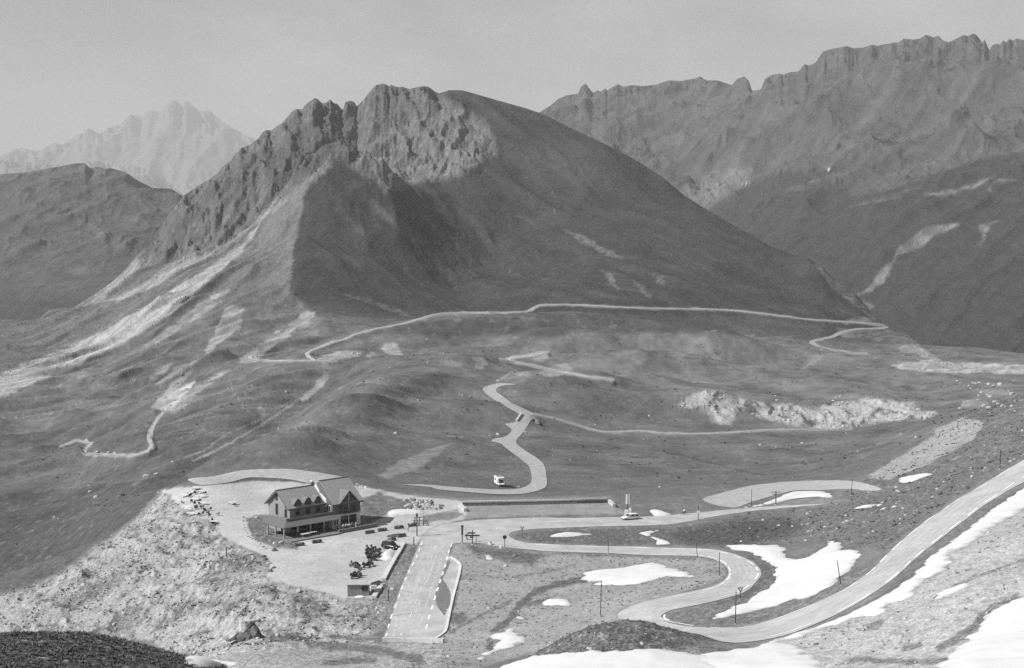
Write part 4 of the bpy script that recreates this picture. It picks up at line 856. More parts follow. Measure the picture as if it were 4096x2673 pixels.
asphalt = mat('asphalt', .365, .9, .13, .22, bump=.2)
gravel_m = mat('pale_gravel', .34, .95, .14, .6, bump=.3)
dirt_m = mat('dirt_track', .27, .95, .18, .5)
paint_m = mat('road_paint', .70, .7, .10, 1.2)
wet_m = mat('wet_asphalt', .15, .45, .12, 1.5)
snow_m = mat('old_snow', .50, .85, .09, .35, bump=.5, spec=.2)
def snow_nodes():
    nt = snow_m.node_tree; N = nt.nodes; L = nt.links; bs = N['Principled BSDF']; a = N.new('ShaderNodeAttribute'); a.attribute_name = 'rim'
    ge = N.new('ShaderNodeNewGeometry'); n1 = N.new('ShaderNodeTexNoise'); n1.inputs['Scale'].default_value = .55; n1.inputs['Detail'].default_value = 6; L.new(ge.outputs['Position'], n1.inputs['Vector'])
    m1 = N.new('ShaderNodeMath'); m1.operation = 'MULTIPLY_ADD'; m1.inputs[1].default_value = 3.0; m1.inputs[2].default_value = -1.6; L.new(n1.outputs['Fac'], m1.inputs[0])
    m2 = N.new('ShaderNodeMath'); m2.operation = 'ADD'; L.new(a.outputs['Fac'], m2.inputs[0]); L.new(m1.outputs[0], m2.inputs[1])
    r = N.new('ShaderNodeMapRange'); r.inputs[1].default_value = -.2; r.inputs[2].default_value = .7; r.inputs[3].default_value = .36; r.inputs[4].default_value = .55; L.new(m2.outputs[0], r.inputs[0])
    c = N.new('ShaderNodeCombineColor'); [L.new(r.outputs[0], c.inputs[k]) for k in range(3)]; L.new(c.outputs[0], bs.inputs['Base Color'])
snow_nodes()
conc_m = mat('pale_concrete', .46, .85, .12, 1.5)
stone_m = mat('dark_stone', .17, .9, .35, 1.6, bump=.6)

def hid(px, py):                                    # the bend behind the grassy mound
    return 0
road = drape('road', ROAD_MAIN, asphalt, .07, ymin=hid, curve=3); tag(road, 'grey asphalt road with a junction and a hairpin climbing to the right', 'road', kind='structure')
L_LEFT = [(1545,2550),(1556,2500),(1570,2455),(1588,2407),(1601,2372),(1615,2335),(1629,2305),(1644,2272),(1661,2242),(1672,2217),(1683,2187),(1694,2155)]
L_RIGHT = [(1808,2176),(1798,2200),(1793,2219),(1787,2242),(1778,2275),(1768,2304),(1758,2335),(1747,2369),(1737,2402),(1728,2435),(1716,2473),(1700,2535)]
L_MID = [(1742,2187),(1722,2245),(1700,2310),(1680,2370),(1660,2420),(1628,2503)]
L_IN = [(2140,2180),(2308,2187),(2476,2191),(2728,2196),(2817,2202),(2861,2206),(2933,2222),(3001,2252),(3029,2281),(3031,2303),(3008,2330),(2974,2358),(2908,2384),(2841,2404),(2746,2424),(2684,2440),(2658,2464),(2663,2478),(2700,2492),(2765,2504),
        (2870,2515),(2975,2512),(3092,2482),(3161,2458),(3249,2423),(3353,2374),(3423,2332),(3493,2280),(3545,2227),(3597,2177),(3650,2131),(3711,2083),(3772,2042),(3824,2005),(3885,1970),(3946,1933),(4007,1896),(4066,1861),(4200,1790)]
L_OUT = [(2087,2193),(2188,2204),(2275,2207),(2450,2212),(2625,2220),(2782,2223),(2856,2234),(2902,2255),(2920,2287),(2912,2317),(2874,2345),(2804,2367),(2716,2386),(2630,2404),(2578,2417),(2509,2443)]
L_CLIMB = [(4130,1890),(4051,1937),(3990,1980),(3929,2019),(3868,2067),(3824,2100),(3763,2148),(3702,2196),(3641,2248),(3580,2305),(3528,2344),(3458,2392),(3371,2440),(3266,2488),(3144,2532),(3005,2562),(2900,2574),(2800,2562)]
for pts, wd, ds in [(L_LEFT, .32, (3, 3.5)), (L_RIGHT, .34, (3, 3.5)), (L_MID, .12, (3, 6)), (L_IN, .30, (6, 4)), (L_OUT, .28, (8, 2)), (L_CLIMB, .34, (6, 4))]:
    ribbon('edge_line', pts, wd, paint_m, .10, ds, parent=road, cross=2)
ribbon('edge_line', [(2062,2124),(2157,2114),(2308,2108),(2500,2103)], .18, paint_m, .10, parent=road, cross=2)
drape('wet_stain', [(1797,2241),(1799,2256),(1784,2291),(1771,2317),(1787,2342),(1802,2377),(1799,2422),(1779,2463),(1769,2453),(1749,2427),(1741,2387),(1754,2337),(1772,2286),(1785,2256)], wet_m, .085, curve=3, parent=road)
crk = mat('crack_filler', .14, .8, .1, 2)
ribbon('crack', [(1570,2466),(1620,2458),(1690,2452)], .14, crk, .09, parent=road, cross=2); ribbon('crack', [(1600,2362),(1650,2372)], .10, crk, .09, parent=road, cross=2)
kb = ribbon('kerb', [(1800,2231),(1818,2240),(1832,2252),(1841,2265),(1840,2285),(1829,2330),(1810,2400),(1793,2480),(1783,2525),(1766,2545),(1742,2560)], .50, mat('painted_kerb', .52, .8, .1, 1), .08, cross=2, rise=.16); tag(kb, 'long white painted kerb round the lay-by', 'kerb', kind='structure')
rv = drape('road', ROAD_VALLEY, gravel_m, .14, curve=3); tag(rv, 'pale road winding through a hairpin down in the valley behind the house', 'road', kind='structure')
po = drape('gravel_pullout', PULLOUT, gravel_m, .12, curve=3); tag(po, 'pale gravel strip curving behind the house', 'gravel track', kind='structure')
ar = drape('gravel_pullout', ARC, gravel_m, .10, curve=3); tag(ar, 'pale gravel arc curving above the crescent snow bank', 'gravel track', kind='structure')
far = ribbon('road', TRACKS['far'][0], 4.0, mat('faded_gravel', .38, .95, .18, .4), .05, cross=5); tag(far, 'pale road end with a hook among the hummocks', 'road', kind='structure')
# worn wheel tracks and mended patches in the asphalt
wear = mat('worn_asphalt', .39, .85, .14, .5); mend = mat('mended_asphalt', .335, .9, .12, .8)
def between(a, b, s, n=60):
    qa = resample([Vector((p.x, p.y)) for p in ground_pts(cr_curve(a, 4), hid)], 2.0); qb = resample([Vector((p.x, p.y)) for p in ground_pts(cr_curve(b, 4), hid)], 2.0)
    out = []
    for k in range(n):
        p = qa[int(k / (n - 1) * (len(qa) - 1))]; q = min(qb, key=lambda t: (t - p).length); out.append(p + (q - p) * s)
    return out
for A_, B_ in ((L_IN[20:], L_CLIMB), (L_IN[:20], L_OUT), (L_LEFT, L_RIGHT)):
    for s_ in (.18, .38, .62, .82): ribbon('wheel_track', between(A_, B_, s_), .55, wear, .078, px=False, cross=2, parent=road)
for pts, wd in [([(3560,2270),(3610,2225),(3640,2200)], 2.4), ([(3300,2440),(3380,2400)], 2.2), ([(2950,2300),(2940,2330),(2900,2355)], 2.0), ([(2250,2195),(2400,2199)], 2.2), ([(1690,2400),(1700,2370)], 1.8), ([(1640,2330),(1655,2290),(1668,2260)], 1.6), ([(2200,2095),(2400,2090)], 2.6), ([(1800,2130),(1860,2112)], 2.4), ([(3860,2030),(3920,1985)], 2.2)]:
    ribbon('asphalt_patch', pts, wd, mend, .082, cross=3, parent=road)
rm = {}
for k, lab in [('mountain', 'thin pale road across the foot of the mountain'), ('side', 'thin track running right from the small bridge'), ('left', 'gravel path crossing the left scree'), ('lower', 'winding footpath low on the left hillside')]:
    pts, wd = TRACKS[k]
    o = ribbon('path' if k in ('left', 'lower', 'side') else 'road', pts, wd, dirt_m if k in ('side', 'mountain', 'lower') else gravel_m, .16 if k in ('mountain', 'far', 'left') else .10, ymin=1000 if k == 'mountain' else 0, cross=5); tag(o, lab, 'road' if 'road' in lab else 'path', kind='structure')
SNOWLAB = {'beside_house': 'long narrow snow patch on the gravel right of the house', 'by_stone_pile': 'small snow scrap at the foot of the stone pile', 'lot_corner': 'rounded snow heap in the lot beside the black car', 'near_sign_stone': 'snow patch on the bank behind the white car',
 'left_long': 'thin lens of snow on the grass between the two roads', 'zigzag': 'zigzag snow patch between the two roads', 'little_dash': 'tiny snow dash beside the upper road', 'meadow_large': 'large fish-shaped snow patch in the meadow inside the bend', 'meadow_small': 'oval snow patch in the meadow below the fish-shaped one',
 'meadow_oval': 'small oval snow scrap in the meadow', 'stream_large': 'forked snow patch at the lower end of the stream bed', 'tiny_grass': 'small snow patch on the grass near the stop sign', 'hairpin_large': 'huge two-lobed snow field outside the hairpin', 'gravel_arc': 'crescent snow bank along the gravel arc by the crossarm pole',
 'upper_slope': 'lone snow strip high on the right hillside', 'slope_upper_dash': 'upper of two thin snow streaks on the right hillside', 'slope_lower_dash': 'lower of two thin snow streaks on the right hillside', 'road_side': 'long ragged snow bank along the outer edge of the climbing road',
 'bottom_strip': 'broad snow strip in front of the dark grassy mound', 'right_small': 'small tapered snow patch on the lower right slope', 'right_corner': 'snow field in the lower right corner', 'bottom_left': 'snow sliver beside the dark bank at the bottom left'}
for k, pts in SNOW.items():
    o = drape('snow_patch', pts, snow_m, .0, field=G, hitf=G, curve=3, dome={'lot_corner': (.55, 1.3), 'beside_house': (.4, .7)}.get(k, (.16, .55)), ragged=1.7 if k in ('hairpin_large', 'road_side', 'right_corner', 'bottom_strip', 'meadow_large', 'stream_large') else .7, sink=.12); tag(o, SNOWLAB[k], 'snow patch', 'summer snow patches')
# ------------------------------------------------------------------ small modelling kit
class MB:
    """collects shapes into one mesh"""
    def __init__(self): self.v = []; self.f = []
    def add(self, vs, fs):
        n = len(self.v); self.v += [tuple(p) for p in vs]; self.f += [tuple(i + n for i in q) for q in fs]; return self
    def box(self, x0, x1, y0, y1, z0, z1, taper=0.0):
        t = taper
        vs = [(x0, y0, z0), (x1, y0, z0), (x1, y1, z0), (x0, y1, z0), (x0 + t, y0 + t, z1), (x1 - t, y0 + t, z1), (x1 - t, y1 - t, z1), (x0 + t, y1 - t, z1)]
        return self.add(vs, [(3, 2, 1, 0), (4, 5, 6, 7), (0, 1, 5, 4), (1, 2, 6, 5), (2, 3, 7, 6), (3, 0, 4, 7)])
    def prism(self, prof, a0, a1, axis='x'):
        """profile [(p, q)] swept along an axis: x -> (y, z), y -> (x, z), z -> (x, y)"""
        n = len(prof)
        mk = {'x': lambda p, a: (a, p[0], p[1]), 'y': lambda p, a: (p[0], a, p[1]), 'z': lambda p, a: (p[0], p[1], a)}[axis]
        vs = [mk(p, a0) for p in prof] + [mk(p, a1) for p in prof]
        return self.add(vs, [tuple(range(n))[::-1], tuple(range(n, 2 * n))] + [(i, (i + 1) % n, n + (i + 1) % n, n + i) for i in range(n)])
    def quad_slab(self, a, b, c, d, th):
        """four corners (upper face) given a thickness downwards along the normal"""
        a, b, c, d = map(Vector, (a, b, c, d)); nn = (b - a).cross(d - a).normalized() * th
        vs = [a, b, c, d, a - nn, b - nn, c - nn, d - nn]
        return self.add(vs, [(0, 1, 2, 3), (7, 6, 5, 4), (0, 4, 5, 1), (1, 5, 6, 2), (2, 6, 7, 3), (3, 7, 4, 0)])
    def tube(self, a, b, r0, r1=None, n=8):
        a, b = Vector(a), Vector(b); r1 = r0 if r1 is None else r1
        d = (b - a).normalized(); u = d.orthogonal().normalized(); w = d.cross(u); vs = []
        for p, r in ((a, r0), (b, r1)):
            vs += [p + (u * math.cos(2 * math.pi * k / n) + w * math.sin(2 * math.pi * k / n)) * r for k in range(n)]
        return self.add(vs, [tuple(range(n))[::-1], tuple(range(n, 2 * n))] + [(k, (k + 1) % n, n + (k + 1) % n, n + k) for k in range(n)])
    def ball(self, c, r, n=8, m=6, sq=(1, 1, 1)):
        c = Vector(c); vs = [c + Vector((0, 0, -r * sq[2]))]
        for j in range(1, m):
            t = math.pi * j / m - math.pi / 2
            vs += [c + Vector((r * sq[0] * math.cos(t) * math.cos(2 * math.pi * k / n), r * sq[1] * math.cos(t) * math.sin(2 * math.pi * k / n), r * sq[2] * math.sin(t))) for k in range(n)]
        vs.append(c + Vector((0, 0, r * sq[2]))); fs = [(0, 1 + (k + 1) % n, 1 + k) for k in range(n)]
        for j in range(m - 2):
            a = 1 + j * n; fs += [(a + k, a + (k + 1) % n, a + n + (k + 1) % n, a + n + k) for k in range(n)]
        a = 1 + (m - 2) * n; fs += [(a + k, a + (k + 1) % n, len(vs) - 1) for k in range(n)]
        return self.add(vs, fs)
    def torus(self, c, R, r, axis='y', n=16, m=6):
        vs = []; c = Vector(c)
        for i in range(n):
            A = 2 * math.pi * i / n
            for j in range(m):
                B = 2 * math.pi * j / m; q = R + r * math.cos(B); h = r * math.sin(B)
                p = {'y': (q * math.cos(A), h, q * math.sin(A)), 'x': (h, q * math.cos(A), q * math.sin(A)), 'z': (q * math.cos(A), q * math.sin(A), h)}[axis]
                vs.append(c + Vector(p))
        return self.add(vs, [(i * m + j, ((i + 1) % n) * m + j, ((i + 1) % n) * m + (j + 1) % m, i * m + (j + 1) % m) for i in range(n) for j in range(m)])
    def loft(self, rings):
        n = len(rings[0]); vs = [p for r in rings for p in r]
        fs = [(i * n + k, i * n + (k + 1) % n, (i + 1) * n + (k + 1) % n, (i + 1) * n + k) for i in range(len(rings) - 1) for k in range(n)]
        fs += [tuple(range(n))[::-1], tuple(range((len(rings) - 1) * n, len(rings) * n))]
        return self.add(vs, fs)
    def build(self, name, material, parent=None, smooth_=False, bevel=0.0):
        me = bpy.data.meshes.new(name); me.from_pydata(self.v, [], self.f); me.update()
        bm = bmesh.new(); bm.from_mesh(me); bmesh.ops.recalc_face_normals(bm, faces=bm.faces)
        if bevel: bmesh.ops.bevel(bm, geom=list(bm.edges), offset=bevel, segments=2, affect='EDGES', clamp_overlap=True)
        bm.to_mesh(me); bm.free()
        if smooth_: me.polygons.foreach_set('use_smooth', np.ones(len(me.polygons), bool))
        me.materials.append(material); o = bpy.data.objects.new(name, me); COL.objects.link(o)
        if parent: o.parent = parent
        return o

def empty(name, loc=(0, 0, 0), rz=0.0):
    o = bpy.data.objects.new(name, None); o.empty_display_size = .3; COL.objects.link(o); o.location = loc; o.rotation_euler = (0, 0, rz); return o
KIDS = {}
def kids(o): return [c for c in bpy.data.objects if c.parent == o]
def copy_tree(o, loc=None, rz=None, label=None, parent=None, sc=None):
    c = o.copy(); COL.objects.link(c)
    if parent: c.parent = parent
    for ch in kids(o): copy_tree(ch, parent=c)
    if loc is not None: c.location = loc
    if rz is not None: c.rotation_euler = (0, 0, rz)
    if sc is not None: c.scale = (sc, sc, sc) if not isinstance(sc, tuple) else sc
    if label: c['label'] = label
    return c
def at(px, py, ymin=0): return G.hit(px, py, ymin)
def high(px, base, top):
    """height in metres of something standing at (px, base) whose top is seen at row top"""
    q = at(px, base); u, t = ray(px, top); return float(CAMZ + t * q.y - q.z)
def toward(a, b): return math.atan2(b.y - a.y, b.x - a.x)

dark_wood = mat('dark_timber', .085, .8, .25, 1.2, stretch=(1, 1, 6))
grey_wood = mat('weathered_wood', .28, .85, .2, 1.6, stretch=(4, 4, .6))
plaster = mat('pale_plaster', .25, .9, .08, .8)
shingle = mat('roof_shingle', .275, .8, .16, 2.2, stretch=(1, 3, 1), bump=.3)
white_m = mat('white_paint', .72, .5, .05, 2)
black_m = mat('black_paint', .02, .3, .2, 2, spec=.5)
glass_m = mat('dark_glass', .02, .08, .2, 1, spec=.6)
tyre_m = mat('tyre_rubber', .025, .85, .2, 8)
steel_m = mat('galvanised_steel', .32, .45, .15, 5, metal=.6)
dark_metal = mat('dark_metal', .05, .55, .2, 5, metal=.3)
chrome_m = mat('bright_metal', .6, .25, .05, 5, metal=.9)
leaf_m = mat('planter_leaves', .07, .9, .4, 6)
rock_m = mat('pale_rock', .36, .95, .25, 1.4, bump=.7)
rock_d = mat('dark_rock', .12, .95, .35, .8, bump=.8)
floor_m = mat('terrace_stone', .17, .9, .2, 1.2)
skin_m = mat('skin', .38, .6, .05, 4); hair_m = mat('hair', .04, .7, .2, 8)
cloth_w = mat('white_cloth', .68, .9, .05, 4); cloth_d = mat('dark_cloth', .05, .9, .15, 4); cloth_g = mat('grey_cloth', .2, .9, .1, 4)
# ------------------------------------------------------------------ the inn
HA = math.radians(43)
inn = empty('mountain_inn', (-53.0, 312.5, float(G.height(-53.0, 312.5)) - .05), HA)
tag(inn, 'two-block mountain inn with dormers, covered porch and dark timber upper floor', 'inn')
# local frame: x along the front, front face looks to -y
D = 9.2; EH = 6.3; RH = 9.8                     # left block: depth, eaves, ridge
LB = 10.4                                        # where the right block begins
F2 = -2.9; D2 = 8.8; E2 = 6.4; R2 = 11.0; RB = 18.7
w = MB(); w.prism([(0, 0), (D, 0), (D, EH), (D / 2, RH - .25), (0, EH)], 0.0, LB, 'x'); w.build('wall', plaster, inn)
w = MB(); w.box(.02, LB - .02, -.07, -.002, 3.7, EH - .05); clad = w.build('timber_cladding', mat('facade_timber', .21, .85, .2, 1.5, stretch=(5, 1, .5)), inn)
w = MB(); w.prism([(F2, 0), (D2, 0), (D2, 3.3), (F2, 3.3)], LB + .003, RB, 'x'); w.build('wall', mat('white_plaster', .62, .9, .06, .8), inn)
w = MB(); w.prism([(F2, 3.3), (D2, 3.3), (D2, E2), ((F2 + D2) / 2, R2 - .3), (F2, E2)], LB + .003, RB, 'x'); w.build('upper_wall', mat('upper_timber', .13, .85, .25, 1.4, stretch=(5, 1, .5)), inn)
# cross gable on the right block
cg0, cg1 = LB + 2.2, RB - 1.5; cgm = (cg0 + cg1) / 2; cgz = 8.7
w = MB(); w.prism([(cg0, 3.4), (cg1, 3.4), (cg1, E2), (cgm, cgz), (cg0, E2)], F2 - .28, F2 - .003, 'y'); w.build('gable_wall', mat('gable_timber', .11, .85, .25, 1.4, stretch=(5, 1, .5)), inn)
def gable_roof(name, x0, x1, yf, yb, ze, zr, over, th, material):
    ym = (yf + yb) / 2; sl = (zr - ze) / (ym - yf); r = MB()
    r.quad_slab((x0, yf - over, ze - over * sl + .16), (x1, yf - over, ze - over * sl + .16), (x1, ym, zr + .16), (x0, ym, zr + .16), th)
    r.quad_slab((x0, ym, zr + .16), (x1, ym, zr + .16), (x1, yb + over, ze - over * sl + .16), (x0, yb + over, ze - over * sl + .16), th)
    return r.build(name, material, inn)
rf = gable_roof('roof', -.75, LB - .32, 0, D, EH, RH, .55, .16, shingle)
rf2 = gable_roof('roof', LB + .05, RB + .6, F2, D2, E2, R2, .6, .18, shingle)
c = MB(); c.quad_slab((cg0 - .45, F2 - .75, E2 - .28), (cgm, F2 - .75, cgz + .22), (cgm, F2 + 4.1, cgz + .22), (cg0 - .45, F2 + 1.2, E2 - .28), -.14)
c.quad_slab((cgm, F2 - .75, cgz + .22), (cg1 + .45, F2 - .75, E2 - .28), (cg1 + .45, F2 + 1.2, E2 - .28), (cgm, F2 + 4.1, cgz + .22), -.14); c.build('gable_roof', mat('dormer_shingle', .16, .85, .15, 2), rf2)
f_ = MB(); f_.box(-.75, LB - .33, -.62, -.56, EH - .62, EH - .36); f_.box(LB + .05, RB + .6, F2 - .67, F2 - .61, E2 - .66, E2 - .38); f_.build('gutter', dark_wood, inn)
f_ = MB(); f_.box(-.78, LB - .32, D / 2 - .16, D / 2 + .16, RH + .13, RH + .24); f_.build('ridge_cap', mat('ridge_cap', .16, .8), rf)
f_ = MB(); f_.box(LB + .03, RB + .63, (F2 + D2) / 2 - .16, (F2 + D2) / 2 + .16, R2 + .13, R2 + .24); f_.build('ridge_cap', mat('ridge_cap', .16, .8), rf2)
# barge boards on the left gable
b = MB()
for s, y0, y1 in ((1, -.6, D / 2), (-1, D + .6, D / 2)):
    b.quad_slab((-.78, y0, EH - .42 + .0), (-.70, y0, EH - .42), (-.70, y1, RH + .12), (-.78, y1, RH + .12), .26)
b.build('barge_board', dark_wood, rf)
# white stepped fire wall between the two blocks
w = MB(); w.prism([(F2 + 2.6, EH - 1.2), (D / 2 + .2, EH - .8), (D / 2 + .2, RH + .75), (D / 2 - .6, RH + .45), (2.4, 8.75), (2.1, 8.2), (-.4, EH + .75), (-.7, EH - .2)], LB - .30, LB - .003, 'x'); w.build('fire_wall', white_m, inn)
ch = MB(); ch.box(LB - .95, LB - .45, D / 2 - .1, D / 2 + .4, RH - .4, RH + .8); chim = ch.build('chimney', mat('chimney_soot', .09, .9, .2, 3), rf)
ch = MB(); ch.box(LB - 1.02, LB - .38, D / 2 - .17, D / 2 + .47, RH + 1.08, RH + 1.3)
for a in (LB - .9, LB - .5):
    for bb in (D / 2 - .05, D / 2 + .35): ch.box(a - .05, a + .05, bb - .05, bb + .05, RH + .8, RH + 1.08)
ch.build('chimney_cap', white_m, rf)
def window(x0, x1, z0, z1, y, parent=inn, mull=1, bars=1, fr=None, depth=.10, axis='y'):
    """frame standing proud of the wall with a dark pane in it"""
    f = MB(); t = .09; fm = fr or dark_wood
    def B(a0, a1, c0, c1, d0, d1, mb): mb.box(a0, a1, y - d1, y - d0, c0, c1) if axis == 'y' else mb.box(y - d1, y - d0, a0, a1, c0, c1)
    B(x0 - t, x0, z0 - t, z1 + t, .0, depth, f); B(x1, x1 + t, z0 - t, z1 + t, .0, depth, f); B(x0, x1, z0 - t, z0, .0, depth, f); B(x0, x1, z1, z1 + t, .0, depth, f)
    for k in range(1, mull + 1):
        m = x0 + (x1 - x0) * k / (mull + 1); B(m - .035, m + .035, z0, z1, .01, depth - .02, f)
    for k in range(1, bars + 1):
        m = z0 + (z1 - z0) * k / (bars + 1); B(x0, x1, m - .03, m + .03, .012, depth - .03, f)
    fo = f.build('window', fm, parent); g = MB(); B(x0, x1, z0, z1, .003, .03, g); g.build('pane', glass_m, fo); return fo
# wall dormers along the left front
for xm in (2.2, 5.1, 8.0):
    d = MB(); hw = .92
    d.prism([(xm - hw, EH - .9), (xm + hw, EH - .9), (xm + hw, EH + .75), (xm + .5, EH + 1.45), (xm, EH + 1.75), (xm - .5, EH + 1.45), (xm - hw, EH + .75)], -.12, 2.2, 'y')
    dm = d.build('dormer', mat('dormer_timber', .10, .85, .2, 2), inn)
    r = MB(); prof = [(xm - hw - .3, EH + .52), (xm - .55, EH + 1.55), (xm, EH + 1.95), (xm + .55, EH + 1.55), (xm + hw + .3, EH + .52)]
    for (a0, b0), (a1, b1) in zip(prof[:-1], prof[1:]): r.quad_slab((a0, -.32, b0), (a1, -.32, b1), (a1, 1.7, b1), (a0, 1.7, b0), .09)
    r.build('dormer_roof', mat('dormer_shingle', .16, .85, .15, 2), dm)
    window(xm - .5, xm + .5, EH - .45, EH + .95, -.125, dm, 1, 0)
    window(xm - .48, xm + .48, 4.35, 5.45, -.072, inn, 1, 0)
# windows of the left gable (its wall is the plane x = 0)
for y0, y1, z0, z1 in ((5.2, 5.8, 7.4, 8.5), (5.1, 5.9, 3.9, 6.4), (1.3, 1.9, 6.0, 6.9), (1.2, 2.0, 3.75, 5.6)):
    window(y0, y1, z0, z1, 0.0, inn, 0, 1, None, .1, 'x')
# right block: glazed gable, balcony, two shop windows
for k in (-1, 1):
    a, b_ = (cgm - 2.15, cgm - .28) if k < 0 else (cgm + .28, cgm + 2.15)
    window(a, b_, 4.75, 6.35, F2 - .285, inn, 2, 0); window(a + (.55 if k < 0 else 0), b_ - (0 if k < 0 else .55), 6.75, 7.6, F2 - .285, inn, 1, 0)
w = MB(); w.box(cgm - .17, cgm + .17, F2 - .42, F2 - .29, 3.5, 8.6); w.build('gable_post', grey_wood, inn)
w = MB(); w.box(cgm - 2.5, cgm + 2.5, F2 - 1.25, F2 - .3, 3.55, 3.7)
w.box(cgm - 2.5, cgm + 2.5, F2 - 1.25, F2 - 1.18, 4.5, 4.6)
for k in range(21): w.box(cgm - 2.48 + k * .247, cgm - 2.40 + k * .247, F2 - 1.24, F2 - 1.19, 3.7, 4.5)
w.build('balcony', dark_wood, inn)
for a in (LB + 2.5, LB + 5.0): window(a, a + 1.95, .45, 2.75, F2 - .003, inn, 1, 1)
window(LB + .5, LB + 1.4, 1.0, 2.2, F2 - .003, inn, 1, 0)
w = MB(); w.box(LB, RB + .02, F2 - .10, F2 - .004, 3.18, 3.42); w.build('storey_beam', mat('white_plaster', .62), inn)
# side window strip facing left on the step between the blocks
for z0, z1 in ((4.2, 5.6),):
    for y0 in (-1.1, -2.2): window(y0, y0 + .7, z0, z1, LB + .003, inn, 0, 0, white_m, .1, 'x')
# porch: flat roof terrace with a sloping skirt
P0x, P1x, PY = -2.6, LB - .02, -2.6
w = MB(); w.box(P0x, P1x, PY, -.075, 3.42, 3.66); w.box(P0x, -.01, -.075, 5.0, 3.42, 3.66); w.build('porch_deck', floor_m, inn)
r = MB(); lo = 2.75; sk = 2.35
r.quad_slab((P0x - sk, PY - sk, lo), (P1x + .5, PY - sk, lo), (P1x + .5, PY, 3.78), (P0x, PY, 3.78), .14)
r.quad_slab((P0x - sk, 5.2, lo), (P0x - sk, PY - sk, lo), (P0x, PY, 3.78), (P0x, 5.2, 3.78), .14)
r.build('porch_roof', mat('porch_shingle', .125, .85, .12, 2.2, stretch=(1, 3, 1)), inn)
w = MB(); w.box(P0x - .02, P1x, PY - .12, PY - .002, 3.80, 4.35); w.box(P0x - .12, P0x - .03, PY - .12, 5.0, 3.80, 4.35); w.build('parapet', mat('parapet_timber', .17, .85, .25, 2, stretch=(5, 5, .6)), inn)
for ex in (-4.5, -.8, 2.8, 6.7, 10.2):
    w = MB(); w.box(ex - .15, ex + .15, -4.65, -4.35, 0.0, 2.82); w.build('post', grey_wood, inn)
for ey in (-1.0, 2.4):
    w = MB(); w.box(-4.72, -4.42, ey - .15, ey + .15, 0, 2.82); w.build('post', grey_wood, inn)
w = MB(); w.box(-5.0, 8.6, -8.4, -.01, -.6, .22); w.box(8.6, 9.6, -8.2, F2 - .01, -.6, .14); w.build('terrace', floor_m, inn)
w = MB(); w.box(5.2, 6.9, -.12, -.004, .22, 2.5); w.build('door', mat('door_dark', .03, .7, .2, 3), inn)
for a in (-.3 + .9, 3.0, 8.0): window(a, a + 1.5, .9, 2.3, -.003, inn, 1, 0)
w = MB(); w.box(8.9, 20.5, -7.6, -7.15, -.4, .75); lw = w.build('low_wall', stone_m)
lw.location = inn.location; lw.rotation_euler = inn.rotation_euler; tag(lw, 'low dark wall along the front edge of the inn terrace', 'wall')
# ------------------------------------------------------------------ walls
def wall_line(name, pts, width, rise, material, label, off=.0, cap=None, cat='wall'):
    o = ribbon(name, pts, width, material, off, cross=2, rise=rise, step=1.5)
    if cap: ribbon('cap', pts, width + .12, cap, off + rise + .002, cross=2, rise=.10, step=1.5, parent=o)
    tag(o, label, cat); return o
wall_line('stone_wall', [(1614,2179),(1573,2253),(1533,2326)], .95, .5, conc_m, 'long pale wall between the gravel lot and the road')
wall_line('stone_wall', [(1522,2352),(1496,2393)], .95, .5, conc_m, 'short pale wall end right of the wooden shed')
wall_line('retaining_wall', [(1850,2024),(2050,2020),(2250,2016),(2432,2011)], .7, 1.15, stone_m, 'long dark retaining wall with a pale cap behind the junction', cap=conc_m)
wall_line('wall_end', [(1838,2025),(1850,2036),(1862,2048)], .8, .9, conc_m, 'sloping pale end piece at the left of the retaining wall')
wall_line('wall_end', [(2436,2011),(2446,2020),(2456,2029)], .8, .9, conc_m, 'sloping pale end piece at the right of the retaining wall')
wall_line('kerb', [(1563,2171),(1585,2173),(1607,2176)], .35, .3, conc_m, 'short pale kerb at the corner of the lot behind the black car', cat='kerb')
wall_line('parapet', [(2066,1688),(2076,1674),(2086,1659)], .8, 1.1, conc_m, 'pale left parapet of the small valley bridge')
hb = at(2140, 1690); t = empty('culvert_headwall', hb, math.radians(-62)); tag(t, 'dark triangular headwall on the right of the small valley bridge', 'headwall')
m = MB(); m.prism([(-4.2, -.3), (4.4, -.3), (3.2, .9), (-2.6, 3.1), (-4.2, 3.1)], -.35, .35, 'y'); m.build('wall', stone_m, t)
m = MB(); m.prism([(-2.2, .0), (.6, .0), (.6, 1.2), (-.8, 1.9), (-2.2, 1.2)], -.40, -.36, 'y'); m.build('opening_shade', black_m, t)  # black sheet on the wall stands in for the shade inside the culvert
# tunnel parapet where the road leaves at the bottom
wall_line('portal_parapet', [(1530,2567),(1640,2569),(1775,2572)], .6, .7, conc_m, 'pale parapet across the foot of the road')

# ------------------------------------------------------------------ wooden shed and what lies round it
q0, q1 = at(1390, 2387), at(1476, 2383); sw = (q1 - q0).length; sh = empty('shed', q0, toward(q0, q1)); tag(sh, 'small weathered wooden shed with one dark window', 'shed')
m = MB(); m.box(0, sw, 0, 2.3, -.3, 2.35)
for k in range(int(sw / .28)): m.box(.05 + k * .28, .09 + k * .28, -.03, .0, -.3, 2.33)
m.build('wall', grey_wood, sh)
m = MB(); m.quad_slab((-.2, -.3, 2.44), (sw + .35, -.3, 2.44), (sw + .35, 2.6, 2.66), (-.2, 2.6, 2.66), .12); m.build('roof', mat('shed_roof', .36, .8, .2, 2), sh)
m = MB(); x0, x1 = sw * .68, sw * .92; m.box(x0 - .08, x1 + .08, -.09, -.031, 1.15, 2.1); f = m.build('window', dark_wood, sh); m = MB(); m.box(x0, x1, -.11, -.091, 1.22, 2.03); m.build('pane', glass_m, f)
